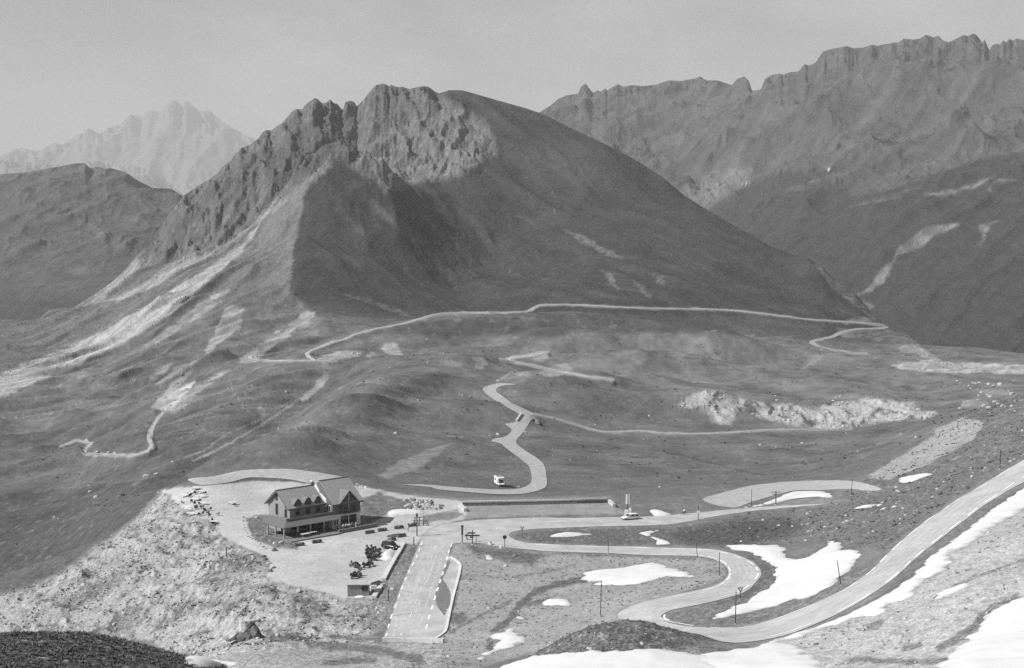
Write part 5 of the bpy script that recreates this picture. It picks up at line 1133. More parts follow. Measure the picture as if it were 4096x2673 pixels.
def crate(px, py, a, b, c, rz, material, label, name='crate', cat='crate'):
    q = at(px, py); t = empty(name, q, rz); m = MB(); m.box(-a / 2, a / 2, -b / 2, b / 2, 0, c); m.build('body', material, t, bevel=.03)
    m = MB()
    for k in range(4): m.box(-a / 2 - .02 + k * (a - .1) / 3.2, -a / 2 + .14 + k * (a - .1) / 3.2, -b / 2 - .03, b / 2 + .03, c, c + .04)
    m.build('slat', grey_wood, t); tag(t, label, cat); return t
crate(1494, 2352, 1.3, .8, .5, .3, white_m, 'pale crate between the shed and the wall')
crate(1498, 2366, 1.2, .8, .4, .3, conc_m, 'lower pale crate beside the shed')
crate(1532, 2346, .9, .8, .55, .9, conc_m, 'pale block in the gap of the long wall', 'block', 'block')
q = at(1441, 2391); m = MB(); m.ball((0, 0, .1), 1.0, 14, 8, (1.0, .45, .32)); o = m.build('tarpaulin', cloth_w, None, True); o.location = q; tag(o, 'pale tarpaulin bundle in front of the shed', 'tarpaulin')
for i, (px, py, L_) in enumerate([(1502, 2338, 3.4), (1508, 2345, 2.8)]):
    q = at(px, py); m = MB(); m.box(-L_ / 2, L_ / 2, -.25, .25, 0, .35); m.box(-L_ / 2 + .2, L_ / 2 - .1, .1, .35, .35, .5)
    o = m.build('plank_pile', dark_wood); o.location = q; o.rotation_euler = (0, 0, math.radians(58)); tag(o, ['dark pile of planks leaning toward the long wall', 'shorter dark plank pile right behind the shed'][i], 'plank pile')

# ------------------------------------------------------------------ poles and signs
def pole(px, base, top, r, material, label, name='snow_pole', cat='snow pole', dx=0, parts=None, group=None):
    q = at(px, base); h = high(px, base, top); t = empty(name, q)
    m = MB(); m.tube((0, 0, -.4), (dx * q.y / F, 0, h), r, r * .8, 8); m.build('pole', material, t)
    m = MB(); m.tube((0, 0, -.1), (0, 0, .12), r * 2.2, r * 1.8, 8); m.build('foot', conc_m, t)
    if parts: parts(t, h)
    tag(t, label, cat, group); return t
POLES = 'tall thin snow poles along the roads'
for px, b, tp, r, dx, lab in [(2433, 2216, 2163, .07, 0, 'dark snow pole on the lower road edge below the thin snow lens'), (2790, 2236, 2171, .07, -5, 'leaning snow pole at the start of the hairpin'),
        (2879, 2308, 2208, .07, -2, 'tall snow pole standing inside the hairpin'), (2402, 2464, 2322, .075, 3, 'tall snow pole in the meadow under the fish-shaped snow'), (2941, 2497, 2365, .075, 2, 'tall snow pole inside the lower bend'),
        (3365, 2342, 2243, .07, -18, 'leaning snow pole in front of the two-lobed snow field'), (3006, 2030, 1957, .08, 0, 'snow pole at the left tip of the crescent snow bank'), (3404, 1982, 1917, .07, 5, 'snow pole at the right end of the gravel arc'),
        (4000, 1877, 1804, .09, 0, 'snow pole high beside the climbing road')]:
    pole(px, b, tp, r, dark_metal, lab, dx=dx, group=POLES)
def mailbox(t, h): m = MB(); m.box(-.32, .32, -.14, .14, h * .50, h * .50 + .55); m.build('box', white_m, t)
pole(2793, 2085, 2019, .09, dark_metal, 'pole with a white box halfway up beside the upper road', 'signpost', 'post', parts=mailbox)
pole(1668, 2146, 2052, .16, dark_wood, 'tall thick wooden pole beside the planters', 'utility_pole', 'pole', parts=lambda t, h: MB().box(-.22, .22, -.2, .2, h - .9, h - .3).build('box', dark_metal, t))
pole(1655, 2186, 2147, .13, dark_wood, 'short wooden post at the road edge by the wall corner', 'post', 'post')
pole(1554, 2409, 2358, .10, dark_metal, 'thin post on the verge below the long wall', 'post', 'post', parts=lambda t, h: MB().box(.35, .95, -.06, .06, h - .1, h + .35).build('sign_plate', white_m, t))
pole(906, 2230, 2188, .13, dark_wood, 'tallest of three posts at the lot edge', 'post', 'post'); pole(876, 2230, 2209, .11, dark_wood, 'left of three posts at the lot edge', 'post', 'post'); pole(888, 2247, 2225, .11, dark_wood, 'lowest of three posts at the lot edge', 'post', 'post')
def totem(t, h):
    MB().box(-.21, .21, -.10, .10, h * .48, h * .9).build('board', dark_metal, t); m = MB(); m.ball((0, 0, h - .1), .34, 12, 8); m.build('round_top', dark_metal, t, True)
pole(1849, 2174, 2104, .12, dark_metal, 'dark post with an upright board and a round top at the junction', 'signpost', 'sign', parts=totem)
def finger(t, h):
    for z, a, b in ((h - .75, -1.0, .75), (h - 1.35, -1.75, 1.75), (h - 1.75, -.6, .3)):
        m = MB(); m.prism([(a, z - .17), (b - .25, z - .17), (b, z), (b - .25, z + .17), (a, z + .17)], -.14, -.09, 'y'); m.build('finger_board', dark_metal, t)
pole(1890, 2178, 2119, .11, dark_metal, 'direction signpost with crossed finger boards', 'signpost', 'sign', parts=finger)
q = at(1875, 2161); t = empty('rail_frame', q); m = MB(); pts_ = [(.55, 0, 1.75), (-.15, 0, 1.72), (-.42, 0, 1.5), (-.5, 0, .9), (-.4, 0, .35), (-.1, 0, .1), (.75, 0, .08)]
for a, b in zip(pts_[:-1], pts_[1:]): m.tube(a, b, .1, .1, 8)
m.build('rail', dark_metal, t); MB().tube((-.45, 0, -.4), (-.45, 0, .7), .07).build('leg', dark_metal, t); MB().tube((.6, 0, -.4), (.6, 0, .1), .07).build('leg', dark_metal, t); tag(t, 'curved dark rail frame left of the finger boards', 'frame')
pole(1905, 2184, 2147, .07, dark_metal, 'short thin post right of the finger boards', 'post', 'post')
def octa(t, h):
    r = .48; p = [(r * math.cos(math.pi / 8 + k * math.pi / 4), h - .45 + r * math.sin(math.pi / 8 + k * math.pi / 4)) for k in range(8)]
    m = MB(); m.prism(p, -.10, -.05, 'y'); pl = m.build('sign_plate', dark_metal, t); m = MB(); m.box(-.3, .3, -.05, .0, h - .6, h - .5); m.box(-.3, .3, -.05, .0, h - .35, h - .25); m.build('bracket', steel_m, pl)
pole(2019, 2193, 2141, .09, dark_metal, 'octagonal stop sign seen from behind at the junction mouth', 'stop_sign', 'sign', parts=octa)
def yieldp(t, h):
    m = MB(); m.prism([(-.48, h), (.48, h), (0, h - .84)], -.10, -.06, 'y'); pl = m.build('sign_plate', dark_metal, t); m = MB(); m.prism([(-.22, h - .13), (.22, h - .13), (0, h - .52)], -.115, -.101, 'y'); m.build('sign_face', white_m, pl)
pole(2089, 2154, 2107, .07, dark_metal, 'yield sign on the grass nose between the two roads', 'yield_sign', 'sign', parts=yieldp)
pole(2961, 2398, 2350, .06, dark_metal, 'yield sign at the outer edge of the hairpin', 'yield_sign', 'sign', parts=yieldp)
def crossarm(t, h):
    for z, w_ in ((h - .25, 1.35), (h - .85, .95)):
        m = MB(); m.box(-w_, w_, -.12, .0, z, z + .16); a = m.build('crossarm', dark_wood, t)
        for k in (-1, -.4, .4, 1): m = MB(); m.tube((w_ * .9 * k, -.06, z + .16), (w_ * .9 * k, -.06, z + .36), .06); m.build('insulator', white_m, a)
pole(3103, 2019, 1966, .15, dark_wood, 'utility pole with double crossarm by the crescent snow bank', 'utility_pole', 'pole', parts=crossarm)
def banner(t, h):
    m = MB(); m.box(-.55, .42, -.06, .06, h - 2.5, h - .02); m.build('banner', white_m, t); m = MB(); m.box(.16, .24, -.075, .075, h - 2.48, h - .1); m.build('seam', mat('grey_band', .3, .6), t)
pole(2511, 2067, 1978, .12, dark_metal, 'tall pole with a long white banner behind the white car', 'banner_pole', 'banner', parts=banner)
q = at(2512, 2066); t = empty('stone_marker', q + Vector((-.0, -1.2, 0))); m = MB(); m.box(-.95, .0, -.3, .3, -.3, 1.9, .04); m.build('slab', white_m, t); m = MB(); m.box(.12, .75, -.25, .25, -.3, 2.35, .03); m.build('pillar', white_m, t); tag(t, 'white double stone marker at the foot of the banner pole', 'marker')
q = at(2002, 2193); t = empty('traffic_cone', q); m = MB(); m.tube((0, 0, .05), (0, 0, .72), .2, .05, 12); m.build('cone', white_m, t); m = MB(); m.box(-.27, .27, -.27, .27, 0, .05); m.build('base', white_m, t); t.scale = (1.1, 1.1, 1.1); tag(t, 'white traffic cone beside the stop sign', 'cone')
q = at(1963, 2180); t = empty('flower_tub', q); m = MB(); m.tube((0, 0, 0), (0, 0, .55), .42, .52, 12); m.build('tub', white_m, t); m = MB(); m.ball((0, 0, .55), .3, 10, 6, (1, 1, .6)); m.build('plant', leaf_m, t, True); tag(t, 'white round tub on the grass corner left of the cone', 'tub')

# ------------------------------------------------------------------ planters
def planter(px, py, rz, label, L_=2.3):
    q = at(px, py); t = empty('planter_box', q, rz); m = MB(); m.box(-L_ / 2, L_ / 2, -.32, .32, 0, .42, -.03); m.build('trough', mat('trough_wood', .11, .85, .2, 3), t)
    m = MB(); r_ = random.Random(px)
    for k in range(60):
        x, y = r_.uniform(-L_ / 2 + .1, L_ / 2 - .1), r_.uniform(-.24, .24); z = .42 + r_.uniform(0, .32); s = r_.uniform(.08, .17); a = r_.uniform(0, 6.3)
        m.add([(x, y, .4), (x + s * math.cos(a), y + s * math.sin(a), z), (x + s * .3 * math.cos(a + 1), y + s * .3 * math.sin(a + 1), z + .12), (x - s * .6 * math.cos(a), y - s * .6 * math.sin(a), z - .05)], [(0, 1, 2), (0, 2, 3), (1, 3, 2)])
    m.build('plant', leaf_m, t)
    m = MB()
    for s in (-1, 1): m.box(s * (L_ / 2 - .06) - .05, s * (L_ / 2 - .06) + .05, -.36, .36, .42, .62)
    m.box(-L_ / 2, L_ / 2, .26, .34, .62, .70); m.build('rail', dark_wood, t)
    tag(t, label, 'planter', 'wooden planters round the lot'); return t
RZ = math.radians(33)
for px, py, rz, lab in [(1198,2184,RZ,'leftmost planter in front of the porch steps'), (1268,2172,RZ,'second planter in front of the porch steps'), (1479,2134,RZ,'planter at the right end of the low dark wall'), (1529,2125,RZ,'planter right of the low dark wall, third of the row'),
                        (1596,2115,math.radians(28),'planter in the row just left of the tall pole'), (1650,2106,math.radians(24),'planter under the dark wooden rack'), (1606,2148,math.radians(40),'planter nearest the tall pole in the curved row'), (1568,2164,math.radians(58),'planter at the end of the curved row by the black car')]:
    planter(px, py, rz, lab)
q = at(1585, 2143); m = MB(); m.ball((0, 0, 0), 1.0, 12, 8, (2.6, 1.5, .35)); o = m.build('flower_bed', leaf_m, None, True); o.location = q; o.rotation_euler = (0, 0, .6); tag(o, 'low dark flower bed behind the curved row of planters', 'flower bed')
q = at(1679, 2103); t = empty('wooden_rack', q, .2); m = MB()
for x in (-1.3, -.2, .9): m.tube((x, 0, -.2), (x + .15, .1, 2.2), .12)
m.tube((-1.3, 0, 2.0), (1.2, .1, 2.1), .1); m.build('frame', dark_wood, t); m = MB()
for z in (.5, .95, 1.4): m.tube((-1.8, -.2, z), (2.2, -.1, z - .1), .09)
m.build('rail', dark_wood, t); m = MB(); m.tube((1.1, 0, .9), (2.0, -.4, .0), .08); m.tube((1.6, 0, 1.1), (2.4, .3, .0), .08); m.build('strut', dark_wood, t); tag(t, 'dark timber rack behind the tall pole', 'rack')

# ------------------------------------------------------------------ garden furniture on the left edge of the lot
def chair_proto():
    t = empty('garden_chair'); s = mat('chair_plastic', .05, .5, .2, 4)
    m = MB(); m.box(-.27, .27, -.26, .26, .40, .45); m.build('seat', s, t, bevel=.012); m = MB(); m.quad_slab((-.27, .24, .45), (.27, .24, .45), (.25, .40, .95), (-.25, .40, .95), .05); m.build('backrest', s, t)
    for x in (-1, 1):
        for y in (-1, 1): m = MB(); m.tube((x * .24, y * .23, .40), (x * .29, y * .29, -.02), .03); m.build('leg', s, t)
        m = MB(); m.box(x * .30 - .035, x * .30 + .035, -.26, .3, .62, .66); m.box(x * .30 - .02, x * .30 + .02, -.25, -.2, .42, .62); m.build('armrest', s, t)
    return t
def table_proto():
    t = empty('garden_table'); m = MB(); m.box(-.75, .75, -.45, .45, .70, .75); m.build('tabletop', white_m, t, bevel=.015)
    for x in (-1, 1):
        for y in (-1, 1): m = MB(); m.tube((x * .6, y * .34, .70), (x * .66, y * .38, -.02), .035); m.build('leg', steel_m, t)
    return t
ch0 = chair_proto(); tb0 = table_proto(); first = True
CH = [(760,600),(735,655),(925,655),(615,725),(640,700),(470,850),(655,830),(835,815),(720,875),(825,880),(765,960),(740,962),(860,950),(880,940),(930,1025),(965,1015),(1040,985),(990,1070),(800,1105),(830,1100),(880,1085),(1025,1125),(1195,1095),(1035,1240),(1100,1230),(1115,1305),(1180,1300),(785,595)]
where = ['far end, nearest the valley', 'left side', 'middle', 'near end toward the stony slope']
for i, (cx, cy) in enumerate(CH):
    q = at(640 + cx / 5.174, 1850 + cy / 5.174 + 2); o = ch0 if i == 0 else copy_tree(ch0); o.location = q; o.rotation_euler = (0, 0, rng.uniform(0, 6.28)); o.scale = (1.05, 1.05, 1.05)
    tag(o, 'dark garden chair standing among the white tables at the edge of the lot', 'chair', 'dark garden chairs at the edge of the lot')
TBL = [(745,556),(640,640),(840,632),(490,715),(880,722),(720,792),(580,1000),(900,870),(640,1095),(560,960),(1110,1262),(1500,866)]
for i, (cx, cy) in enumerate(TBL):
    q = at(640 + cx / 5.174, 1850 + cy / 5.174 + 2); o = tb0 if i == 0 else copy_tree(tb0); o.location = q; o.rotation_euler = (0, 0, rng.uniform(-.4, .4)); o.scale = (1.4, 1.2, 1)
    if i == len(TBL) - 1: tag(o, 'lone white table in the open middle of the lot', 'table')
    else: tag(o, 'white garden table among the dark chairs at the edge of the lot', 'table', 'white garden tables at the edge of the lot')
o = copy_tree(ch0, at(640 + 1560 / 5.174, 1850 + 912 / 5.174 + 1), 1.2); tag(o, 'dark garden chair beside the lone white table', 'chair')
def on_inn(x, y, z=.22): return inn.matrix_basis @ Vector((x, y, z)) if False else Vector((inn.location.x + x * math.cos(HA) - y * math.sin(HA), inn.location.y + x * math.sin(HA) + y * math.cos(HA), inn.location.z + z))
for x, y, lab in [(.2, -6.0, 'left white table on the terrace in front of the porch'), (2.6, -5.6, 'middle white table on the terrace in front of the porch'), (12.2, -4.6, 'white table against the front of the right block'), (14.2, -4.4, 'right-hand white table under the shop windows')]:
    o = copy_tree(tb0, on_inn(x, y), HA); o['group'] = 'white tables on the inn terrace'; o['label'] = lab
for x, y, lab in [(-.9, -5.2, 'dark chair at the left terrace table'), (3.6, -6.1, 'dark chair at the middle terrace table'), (16.2, -4.4, 'dark chair at the right corner of the inn front')]:
    o = copy_tree(ch0, on_inn(x, y), 1.0); o['label'] = lab; o['group'] = 'dark chairs on the inn terrace'
# ------------------------------------------------------------------ vehicles
def wheel(t, x, y, r, w_=.2):
    m = MB(); m.torus((x, y, r), r - .09, .10, 'y', 20, 8); m.tube((x, y - .09, r), (x, y + .09, r), r - .1, None, 20); wo = m.build('wheel', tyre_m, t, True)
    s = -1 if y < 0 else 1; m = MB(); m.tube((x, y + s * .092, r), (x, y + s * .105, r), r * .58, r * .5, 14); m.build('rim', steel_m, wo)
def car(name, loc, rz, paint, label, cat, L_=4.65, W_=1.82, H_=1.48, wagon=True, rack=False):
    """a body lofted from side profile stations, glass house on top; front looks to +x"""
    t = empty(name, loc, rz); h = L_ / 2; w2 = W_ / 2
    st = [(-h, .42, .80, .82), (-h + .10, .30, .95, .92), (-h + .9, .24, .98, .99), (-.6, .22, .97, 1.0), (.55, .22, .95, 1.0), (h - 1.15, .24, .90, .99), (h - .45, .28, .80, .94), (h - .12, .34, .66, .84), (h, .42, .58, .72)]
    rings = []
    for x, z0, z1, k in st:
        b = w2 * k; zz = [(-.86, z0), (-1, z0 + .16), (-1.0, (z0 + z1) / 2 + .05), (-.93, z1 - .03), (-.80, z1 + .02), (.80, z1 + .02), (.93, z1 - .03), (1.0, (z0 + z1) / 2 + .05), (1, z0 + .16), (.86, z0)]
        rings.append([(x, b * a, z) for a, z in zz])
    m = MB(); m.loft(rings); body = m.build('body', paint, t, True)
    back = -h + (.22 if wagon else .75); fr = h - 1.25
    base = .95; rr = [(back, .0, 1), (back + .30, H_ - base - .06, .84), (-.9, H_ - base, .82), (.15, H_ - base - .02, .80), (fr - .72, H_ - base - .10, .78), (fr, -.02, .90)]
    # greenhouse: dark glass volume with a painted roof and pillars
    def ring(x0, zf, k, z0=base):
        return None
    gl = MB()
    up = [(back + .28, .84), (-.9, .83), (.15, .81), (fr - .74, .79)]; lo_ = [(back + .02, .95), (-.9, .97), (.15, .97), (fr, .93)]
    hz_ = [H_ - .10, H_ - .05, H_ - .06, H_ - .13]
    rings = []
    for (xu, ku), (xl, kl), z in zip(up, lo_, hz_): rings.append([(xl, -w2 * kl, base - .03), (xu, -w2 * ku, z), (xu, w2 * ku, z), (xl, w2 * kl, base - .03)])
    gl.loft(rings); g = gl.build('window_glass', glass_m, t)
    m = MB()
    for (a, b) in zip(range(3), range(1, 4)):
        (xa, ka), (xb, kb), za, zb = up[a], up[b], hz_[a], hz_[b]
        m.quad_slab((xa, -w2 * ka - .01, za + .045), (xb, -w2 * kb - .01, zb + .045), (xb, w2 * kb + .01, zb + .045), (xa, w2 * ka + .01, za + .045), .075)
    m.build('roof', paint, t)
    m = MB()
    for s in (-1, 1):
        for k in range(4):
            (xu, ku), (xl, kl), z = up[k], lo_[k], hz_[k]; m.tube((xl, s * w2 * (kl + .008), base - .04), (xu, s * w2 * (ku + .008), z), .05 if k not in (1, 2) else .035, None, 6)
    m.build('pillar', paint, t)
    for s in (-1, 1):
        m = MB(); m.ball((h - .22, s * w2 * .66, .62), .17, 10, 6, (.9, 1.1, .6)); m.build('headlight', chrome_m, t, True)
        m = MB(); m.ball((-h + .07, s * w2 * .80, .78), .13, 8, 6, (.5, .8, 1.2)); m.build('tail_light', mat('lamp_glass', .12, .2, .1, 5), t, True)
        m = MB(); m.ball((fr - .25, s * (w2 + .08), 1.0), .11, 8, 6, (.7, 1, .8)); m.build('mirror', paint, t, True)
        for x in (h - .88, -h + .95): wheel(t, x, s * (w2 - .10), .33)
        m = MB(); m.box(-h + .55, h - .55, s * w2 * .99 - .015, s * w2 * .99 + .015, .27, .36); m.build('sill', tyre_m, t)
    m = MB(); m.box(h - .10, h + .03, -w2 * .62, w2 * .62, .30, .46); m.build('grille', tyre_m, t); m = MB(); m.box(-h - .03, -h + .1, -w2 * .78, w2 * .78, .36, .5); m.build('bumper', paint if not rack else tyre_m, t)
    if rack:
        m = MB()
        for s in (-1, 1): m.tube((-1.5, s * .55, H_ + .06), (.4, s * .55, H_ + .06), .035)
        for x in (-1.3, -.2): m.tube((x, -.6, H_ + .08), (x, .6, H_ + .08), .035)
        m.build('roof_rack', chrome_m, t)
    tag(t, label, cat); return t
a, b = at(2556, 2079), at(2489, 2084); car('estate_car', (a + b) / 2 + Vector((0, .9, .03)), toward(a, b), mat('white_car_paint', .70, .25, .03, 2, spec=.6), 'white estate car driving left on the upper road', 'car')
a, b = at(1527, 2196), at(1590, 2203); car('off_road_car', (a + b) / 2 + Vector((.2, 1.0, .02)), toward(a, b) - .1, mat('black_car_paint', .012, .2, .1, 2, spec=.6), 'black off-road car with roof rack parked beside the snow heap', 'car', 4.5, 1.85, 1.75, True, True)
# camper van seen from the front
q = at(1998, 1947); t = empty('camper_van', q + Vector((0, 2.5, .02)), math.radians(-75)); tag(t, 'white camper van parked by the valley road', 'van')
cw = mat('camper_white', .74, .4, .03, 2)
m = MB(); m.prism([(-3.0, .45), (1.35, .45), (1.35, 1.9), (2.1, 2.15), (2.15, 2.75), (1.8, 2.95), (-3.0, 2.95)], -1.1, 1.1, 'y'); m.build('body', cw, t, bevel=.06)
m = MB(); m.prism([(1.36, .40), (2.95, .40), (3.0, .75), (2.75, 1.12), (1.9, 1.95), (1.36, 1.95)], -.98, .98, 'y'); cb = m.build('cab', cw, t, bevel=.05)
m = MB(); m.quad_slab((2.72, -.84, 1.17), (2.72, .84, 1.17), (1.97, .78, 1.93), (1.97, -.78, 1.93), .03); m.build('windscreen', glass_m, cb)
for s in (-1, 1):
    m = MB(); m.box(1.5, 2.2, s * .985 - .01, s * .985 + .01, 1.2, 1.8); m.build('side_window', glass_m, cb); m = MB(); m.box(-1.9, -.6, s * 1.11 - .01, s * 1.11 + .01, 1.6, 2.2); m.build('side_window', glass_m, t)
    m = MB(); m.box(2.9, 3.02, s * .75 - .14, s * .75 + .14, .72, .92); m.build('headlight', chrome_m, cb); m = MB(); m.box(2.2, 2.35, s * 1.2 - .1, s * 1.2 + .1, 1.2, 1.5); m.build('mirror', black_m, cb)
    for x in (2.25, -1.7): wheel(t, x, s * .92, .36)
m = MB(); m.box(2.97, 3.06, -.9, .9, .35, .58); m.build('bumper', tyre_m, t); m = MB(); m.box(-2.6, 1.0, -1.0, 1.0, 2.96, 3.04); m.build('roof_rail', steel_m, t)

# motorcycles
def moto_proto():
    t = empty('motorcycle'); dk = mat('motorcycle_paint', .03, .3, .2, 5, spec=.6)
    for x in (-.72, .78):
        m = MB(); m.torus((x, 0, .32), .25, .075, 'y', 18, 6); wo = m.build('wheel', tyre_m, t, True); m = MB(); m.tube((x, -.05, .32), (x, .05, .32), .17, None, 12); m.build('hub', steel_m, wo)
    m = MB(); m.ball((.10, 0, .86), .30, 10, 8, (1.15, .62, .62)); m.build('tank', dk, t, True); m = MB(); m.box(-.85, -.15, -.16, .16, .76, .86); m.build('seat', tyre_m, t, bevel=.03)
    m = MB(); m.box(-.35, .35, -.2, .2, .32, .70); m.build('engine', dark_metal, t, bevel=.05); m = MB(); m.tube((-.3, 0, .6), (-.72, 0, .34), .06); m.tube((-.3, 0, .72), (.5, 0, .95), .06); m.build('frame', dark_metal, t)
    m = MB(); m.tube((.78, -.10, .32), (.48, -.10, 1.0), .045); m.tube((.78, .10, .32), (.48, .10, 1.0), .045); m.build('fork', chrome_m, t)
    m = MB(); m.tube((.46, -.42, 1.10), (.50, 0, 1.02), .03); m.tube((.50, 0, 1.02), (.46, .42, 1.10), .03); m.build('handlebar', dark_metal, t)
    m = MB(); m.ball((.66, 0, .92), .16, 10, 8, (.8, 1, 1)); m.build('headlight', chrome_m, t, True); m = MB(); m.quad_slab((.62, -.2, 1.0), (.62, .2, 1.0), (.45, .18, 1.38), (.45, -.18, 1.38), .02); m.build('windshield', mat('smoked_screen', .10, .2, .1, 4, spec=.6), t)
    m = MB(); m.tube((-.2, -.18, .30), (-.95, -.22, .42), .06); m.build('exhaust', chrome_m, t)
    for s in (-1, 1): m = MB(); m.box(-1.0, -.5, s * .30 - .12, s * .30 + .12, .55, .92); m.build('pannier', dark_metal, t, bevel=.03)
    m = MB(); m.box(-1.05, -.7, -.2, .2, .92, 1.2); m.build('top_case', dk, t, bevel=.04)
    return t
mo = moto_proto()
MS = [(1470,2208,1.9,'motorcycle at the back of the large group near the black car'), (1490,2206,2.1,'motorcycle between the back one and the snow heap'), (1508,2212,2.3,'motorcycle closest to the snow heap, right end of the group'), (1466,2224,1.8,'outer left motorcycle of the large group'), (1484,2225,2.0,'motorcycle in the middle of the large group'),
      (1474,2240,1.7,'front left motorcycle of the large group'), (1492,2241,2.2,'front right motorcycle of the large group'), (1504,2232,2.4,'motorcycle at the left tip of the snow heap'), (1468,2270,.9,'left motorcycle of the pair below the large group'), (1484,2265,1.2,'right motorcycle of the pair below the large group'),
      (1414,2270,2.6,'left of two motorcycles parked apart toward the middle of the lot'), (1426,2276,2.2,'right of two motorcycles parked apart toward the middle of the lot'), (1422,2314,.7,'lone motorcycle behind the shed roof'), (1432,2306,.9,'motorcycle just behind the lone one by the shed')]
for i, (px, py, rz, lab) in enumerate(MS):
    o = mo if i == 0 else copy_tree(mo); o.location = at(px, py); o.rotation_euler = (0, 0, rz); o.scale = (1.12, 1.12, 1.1); tag(o, lab, 'motorcycle', 'motorcycles parked in the lot')

# ------------------------------------------------------------------ people
def person(loc, rz, shirt, legs, label, pose='stand', sc=1.0):
    """one continuous skinned body; clothing by faces, hair as a child"""
    J = {'pelvis': (0, 0, .95), 'waist': (0, 0, 1.10), 'chest': (0, .01, 1.32), 'neck': (0, 0, 1.48), 'chin': (0, -.02, 1.56), 'head': (0, -.02, 1.66), 'top': (0, 0, 1.75)}
    A = {'shL': (.18, 0, 1.42), 'elL': (.25, .03, 1.15), 'wrL': (.25, -.07, .92), 'haL': (.25, -.11, .82), 'hiL': (.09, 0, .90), 'knL': (.10, -.03, .50), 'anL': (.10, .02, .09), 'toL': (.11, -.14, .04)}
    if pose == 'walk': A.update(knL=(.10, -.20, .52), anL=(.10, -.14, .09), toL=(.10, -.29, .06), elL=(.25, .13, 1.18), wrL=(.25, .08, .93), haL=(.25, .05, .84))
    if pose == 'sit': A.update(hiL=(.09, -.05, .93), knL=(.12, -.42, .90), anL=(.12, -.40, .45), toL=(.12, -.54, .40), elL=(.26, -.12, 1.18), wrL=(.22, -.32, 1.05), haL=(.20, -.42, 1.04))
    B = {k[:-1] + 'R': (-v[0], v[1] if pose != 'walk' else -v[1] + (.0), v[2]) for k, v in A.items()}
    if pose == 'walk': B['toR'] = (-.10, .08, .05)
    if pose == 'ride':
        J = {'pelvis': (0, .18, .98), 'waist': (0, .08, 1.10), 'chest': (0, -.12, 1.28), 'neck': (0, -.24, 1.40), 'chin': (0, -.31, 1.46), 'head': (0, -.34, 1.55), 'top': (0, -.33, 1.65)}
        A = {'shL': (.17, -.2, 1.36), 'elL': (.22, -.36, 1.16), 'wrL': (.2, -.52, 1.03), 'haL': (.2, -.58, 1.02), 'hiL': (.09, .16, .92), 'knL': (.11, -.22, .78), 'anL': (.11, -.02, .36), 'toL': (.11, -.15, .30)}
        B = {k[:-1] + 'R': (-v[0], v[1], v[2]) for k, v in A.items()}; B['knR'] = (-.11, -.12, .62); B['anR'] = (-.11, .08, .18); B['toR'] = (-.11, -.06, .14)
    P_ = {**J, **A, **B}; names = list(P_); idx = {n: i for i, n in enumerate(names)}
    E = [('pelvis', 'waist'), ('waist', 'chest'), ('chest', 'neck'), ('neck', 'chin'), ('chin', 'head'), ('head', 'top')]
    for s in 'LR': E += [('chest', 'sh' + s), ('sh' + s, 'el' + s), ('el' + s, 'wr' + s), ('wr' + s, 'ha' + s), ('pelvis', 'hi' + s), ('hi' + s, 'kn' + s), ('kn' + s, 'an' + s), ('an' + s, 'to' + s)]
    R = {'pelvis': .15, 'waist': .14, 'chest': .16, 'neck': .065, 'chin': .075, 'head': .105, 'top': .06, 'sh': .075, 'el': .05, 'wr': .038, 'ha': .04, 'hi': .10, 'kn': .065, 'an': .048, 'to': .035}
    me = bpy.data.meshes.new('person'); me.from_pydata([P_[n] for n in names], [(idx[a], idx[b]) for a, b in E], []); o = bpy.data.objects.new('person', me); COL.objects.link(o)
    o.modifiers.new('skin', 'SKIN'); me = o.data
    for i, n in enumerate(names):
        r = R.get(n, R.get(n[:-1])); d = me.skin_vertices[0].data[i]; d.radius = (r, r * (.72 if n in ('chest', 'waist', 'pelvis') else 1)); d.use_root = n == 'pelvis'
    s_ = o.modifiers.new('subd', 'SUBSURF'); s_.levels = 1; s_.render_levels = 1
    dg = bpy.context.evaluated_depsgraph_get(); m2 = bpy.data.meshes.new_from_object(o.evaluated_get(dg)); o.modifiers.clear(); o.data = m2
    m2.materials.clear(); [m2.materials.append(x) for x in (skin_m, shirt, legs)]
    wz = P_['waist'][2] - .06; nz = P_['neck'][2] + .0
    for p in m2.polygons:
        c = p.center; p.use_smooth = True
        lower = c.z < wz and not (abs(c.x) > .17 and c.z > .6) if pose != 'ride' else (c.z < 1.0 and c.y > -.45)
        p.material_index = 0 if c.z > nz or (pose != 'ride' and abs(c.x) > .2 and c.z < 1.0) else 2 if lower else 1
    t = o; hd = Vector(P_['head']); m = MB(); m.ball(hd + Vector((0, .025, .035)), .115, 10, 6, (1, 1.05, .95)); m.build('hair', hair_m, t, True)
    o.location = loc; o.rotation_euler = (0, 0, rz); o.scale = (sc, sc, sc); tag(o, label, 'person'); return o
for i, (x, shirt, legs, lab) in enumerate([(9.3, cloth_d, cloth_d, 'person in dark clothes at the left end of the terrace row'), (10.2, cloth_d, cloth_g, 'person in a dark top and grey trousers, second in the terrace row'), (11.2, cloth_w, cloth_g, 'person in a white shirt beside the two in dark clothes on the terrace'), (12.1, cloth_w, cloth_d, 'person in white top and dark trousers in the middle of the terrace row'),
        (13.0, cloth_w, cloth_g, 'person in a white shirt left of the one in grey on the terrace'), (13.9, cloth_g, cloth_d, 'person in grey between two in white on the terrace'), (14.9, cloth_w, cloth_w, 'person all in white at the right end of the terrace row')]):
    person(on_inn(x, -6.2 + .15 * (i % 2), .1), HA + math.pi + .3 * math.sin(i * 2.1), shirt, legs, lab)
person(at(1430, 1955), .4, cloth_w, cloth_g, 'person in a white top behind the inn, nearer its roof', 'walk', 1.05); person(at(1462, 1969), -.6, cloth_w, cloth_w, 'person all in white standing on the gravel behind the inn', 'stand', 1.1)
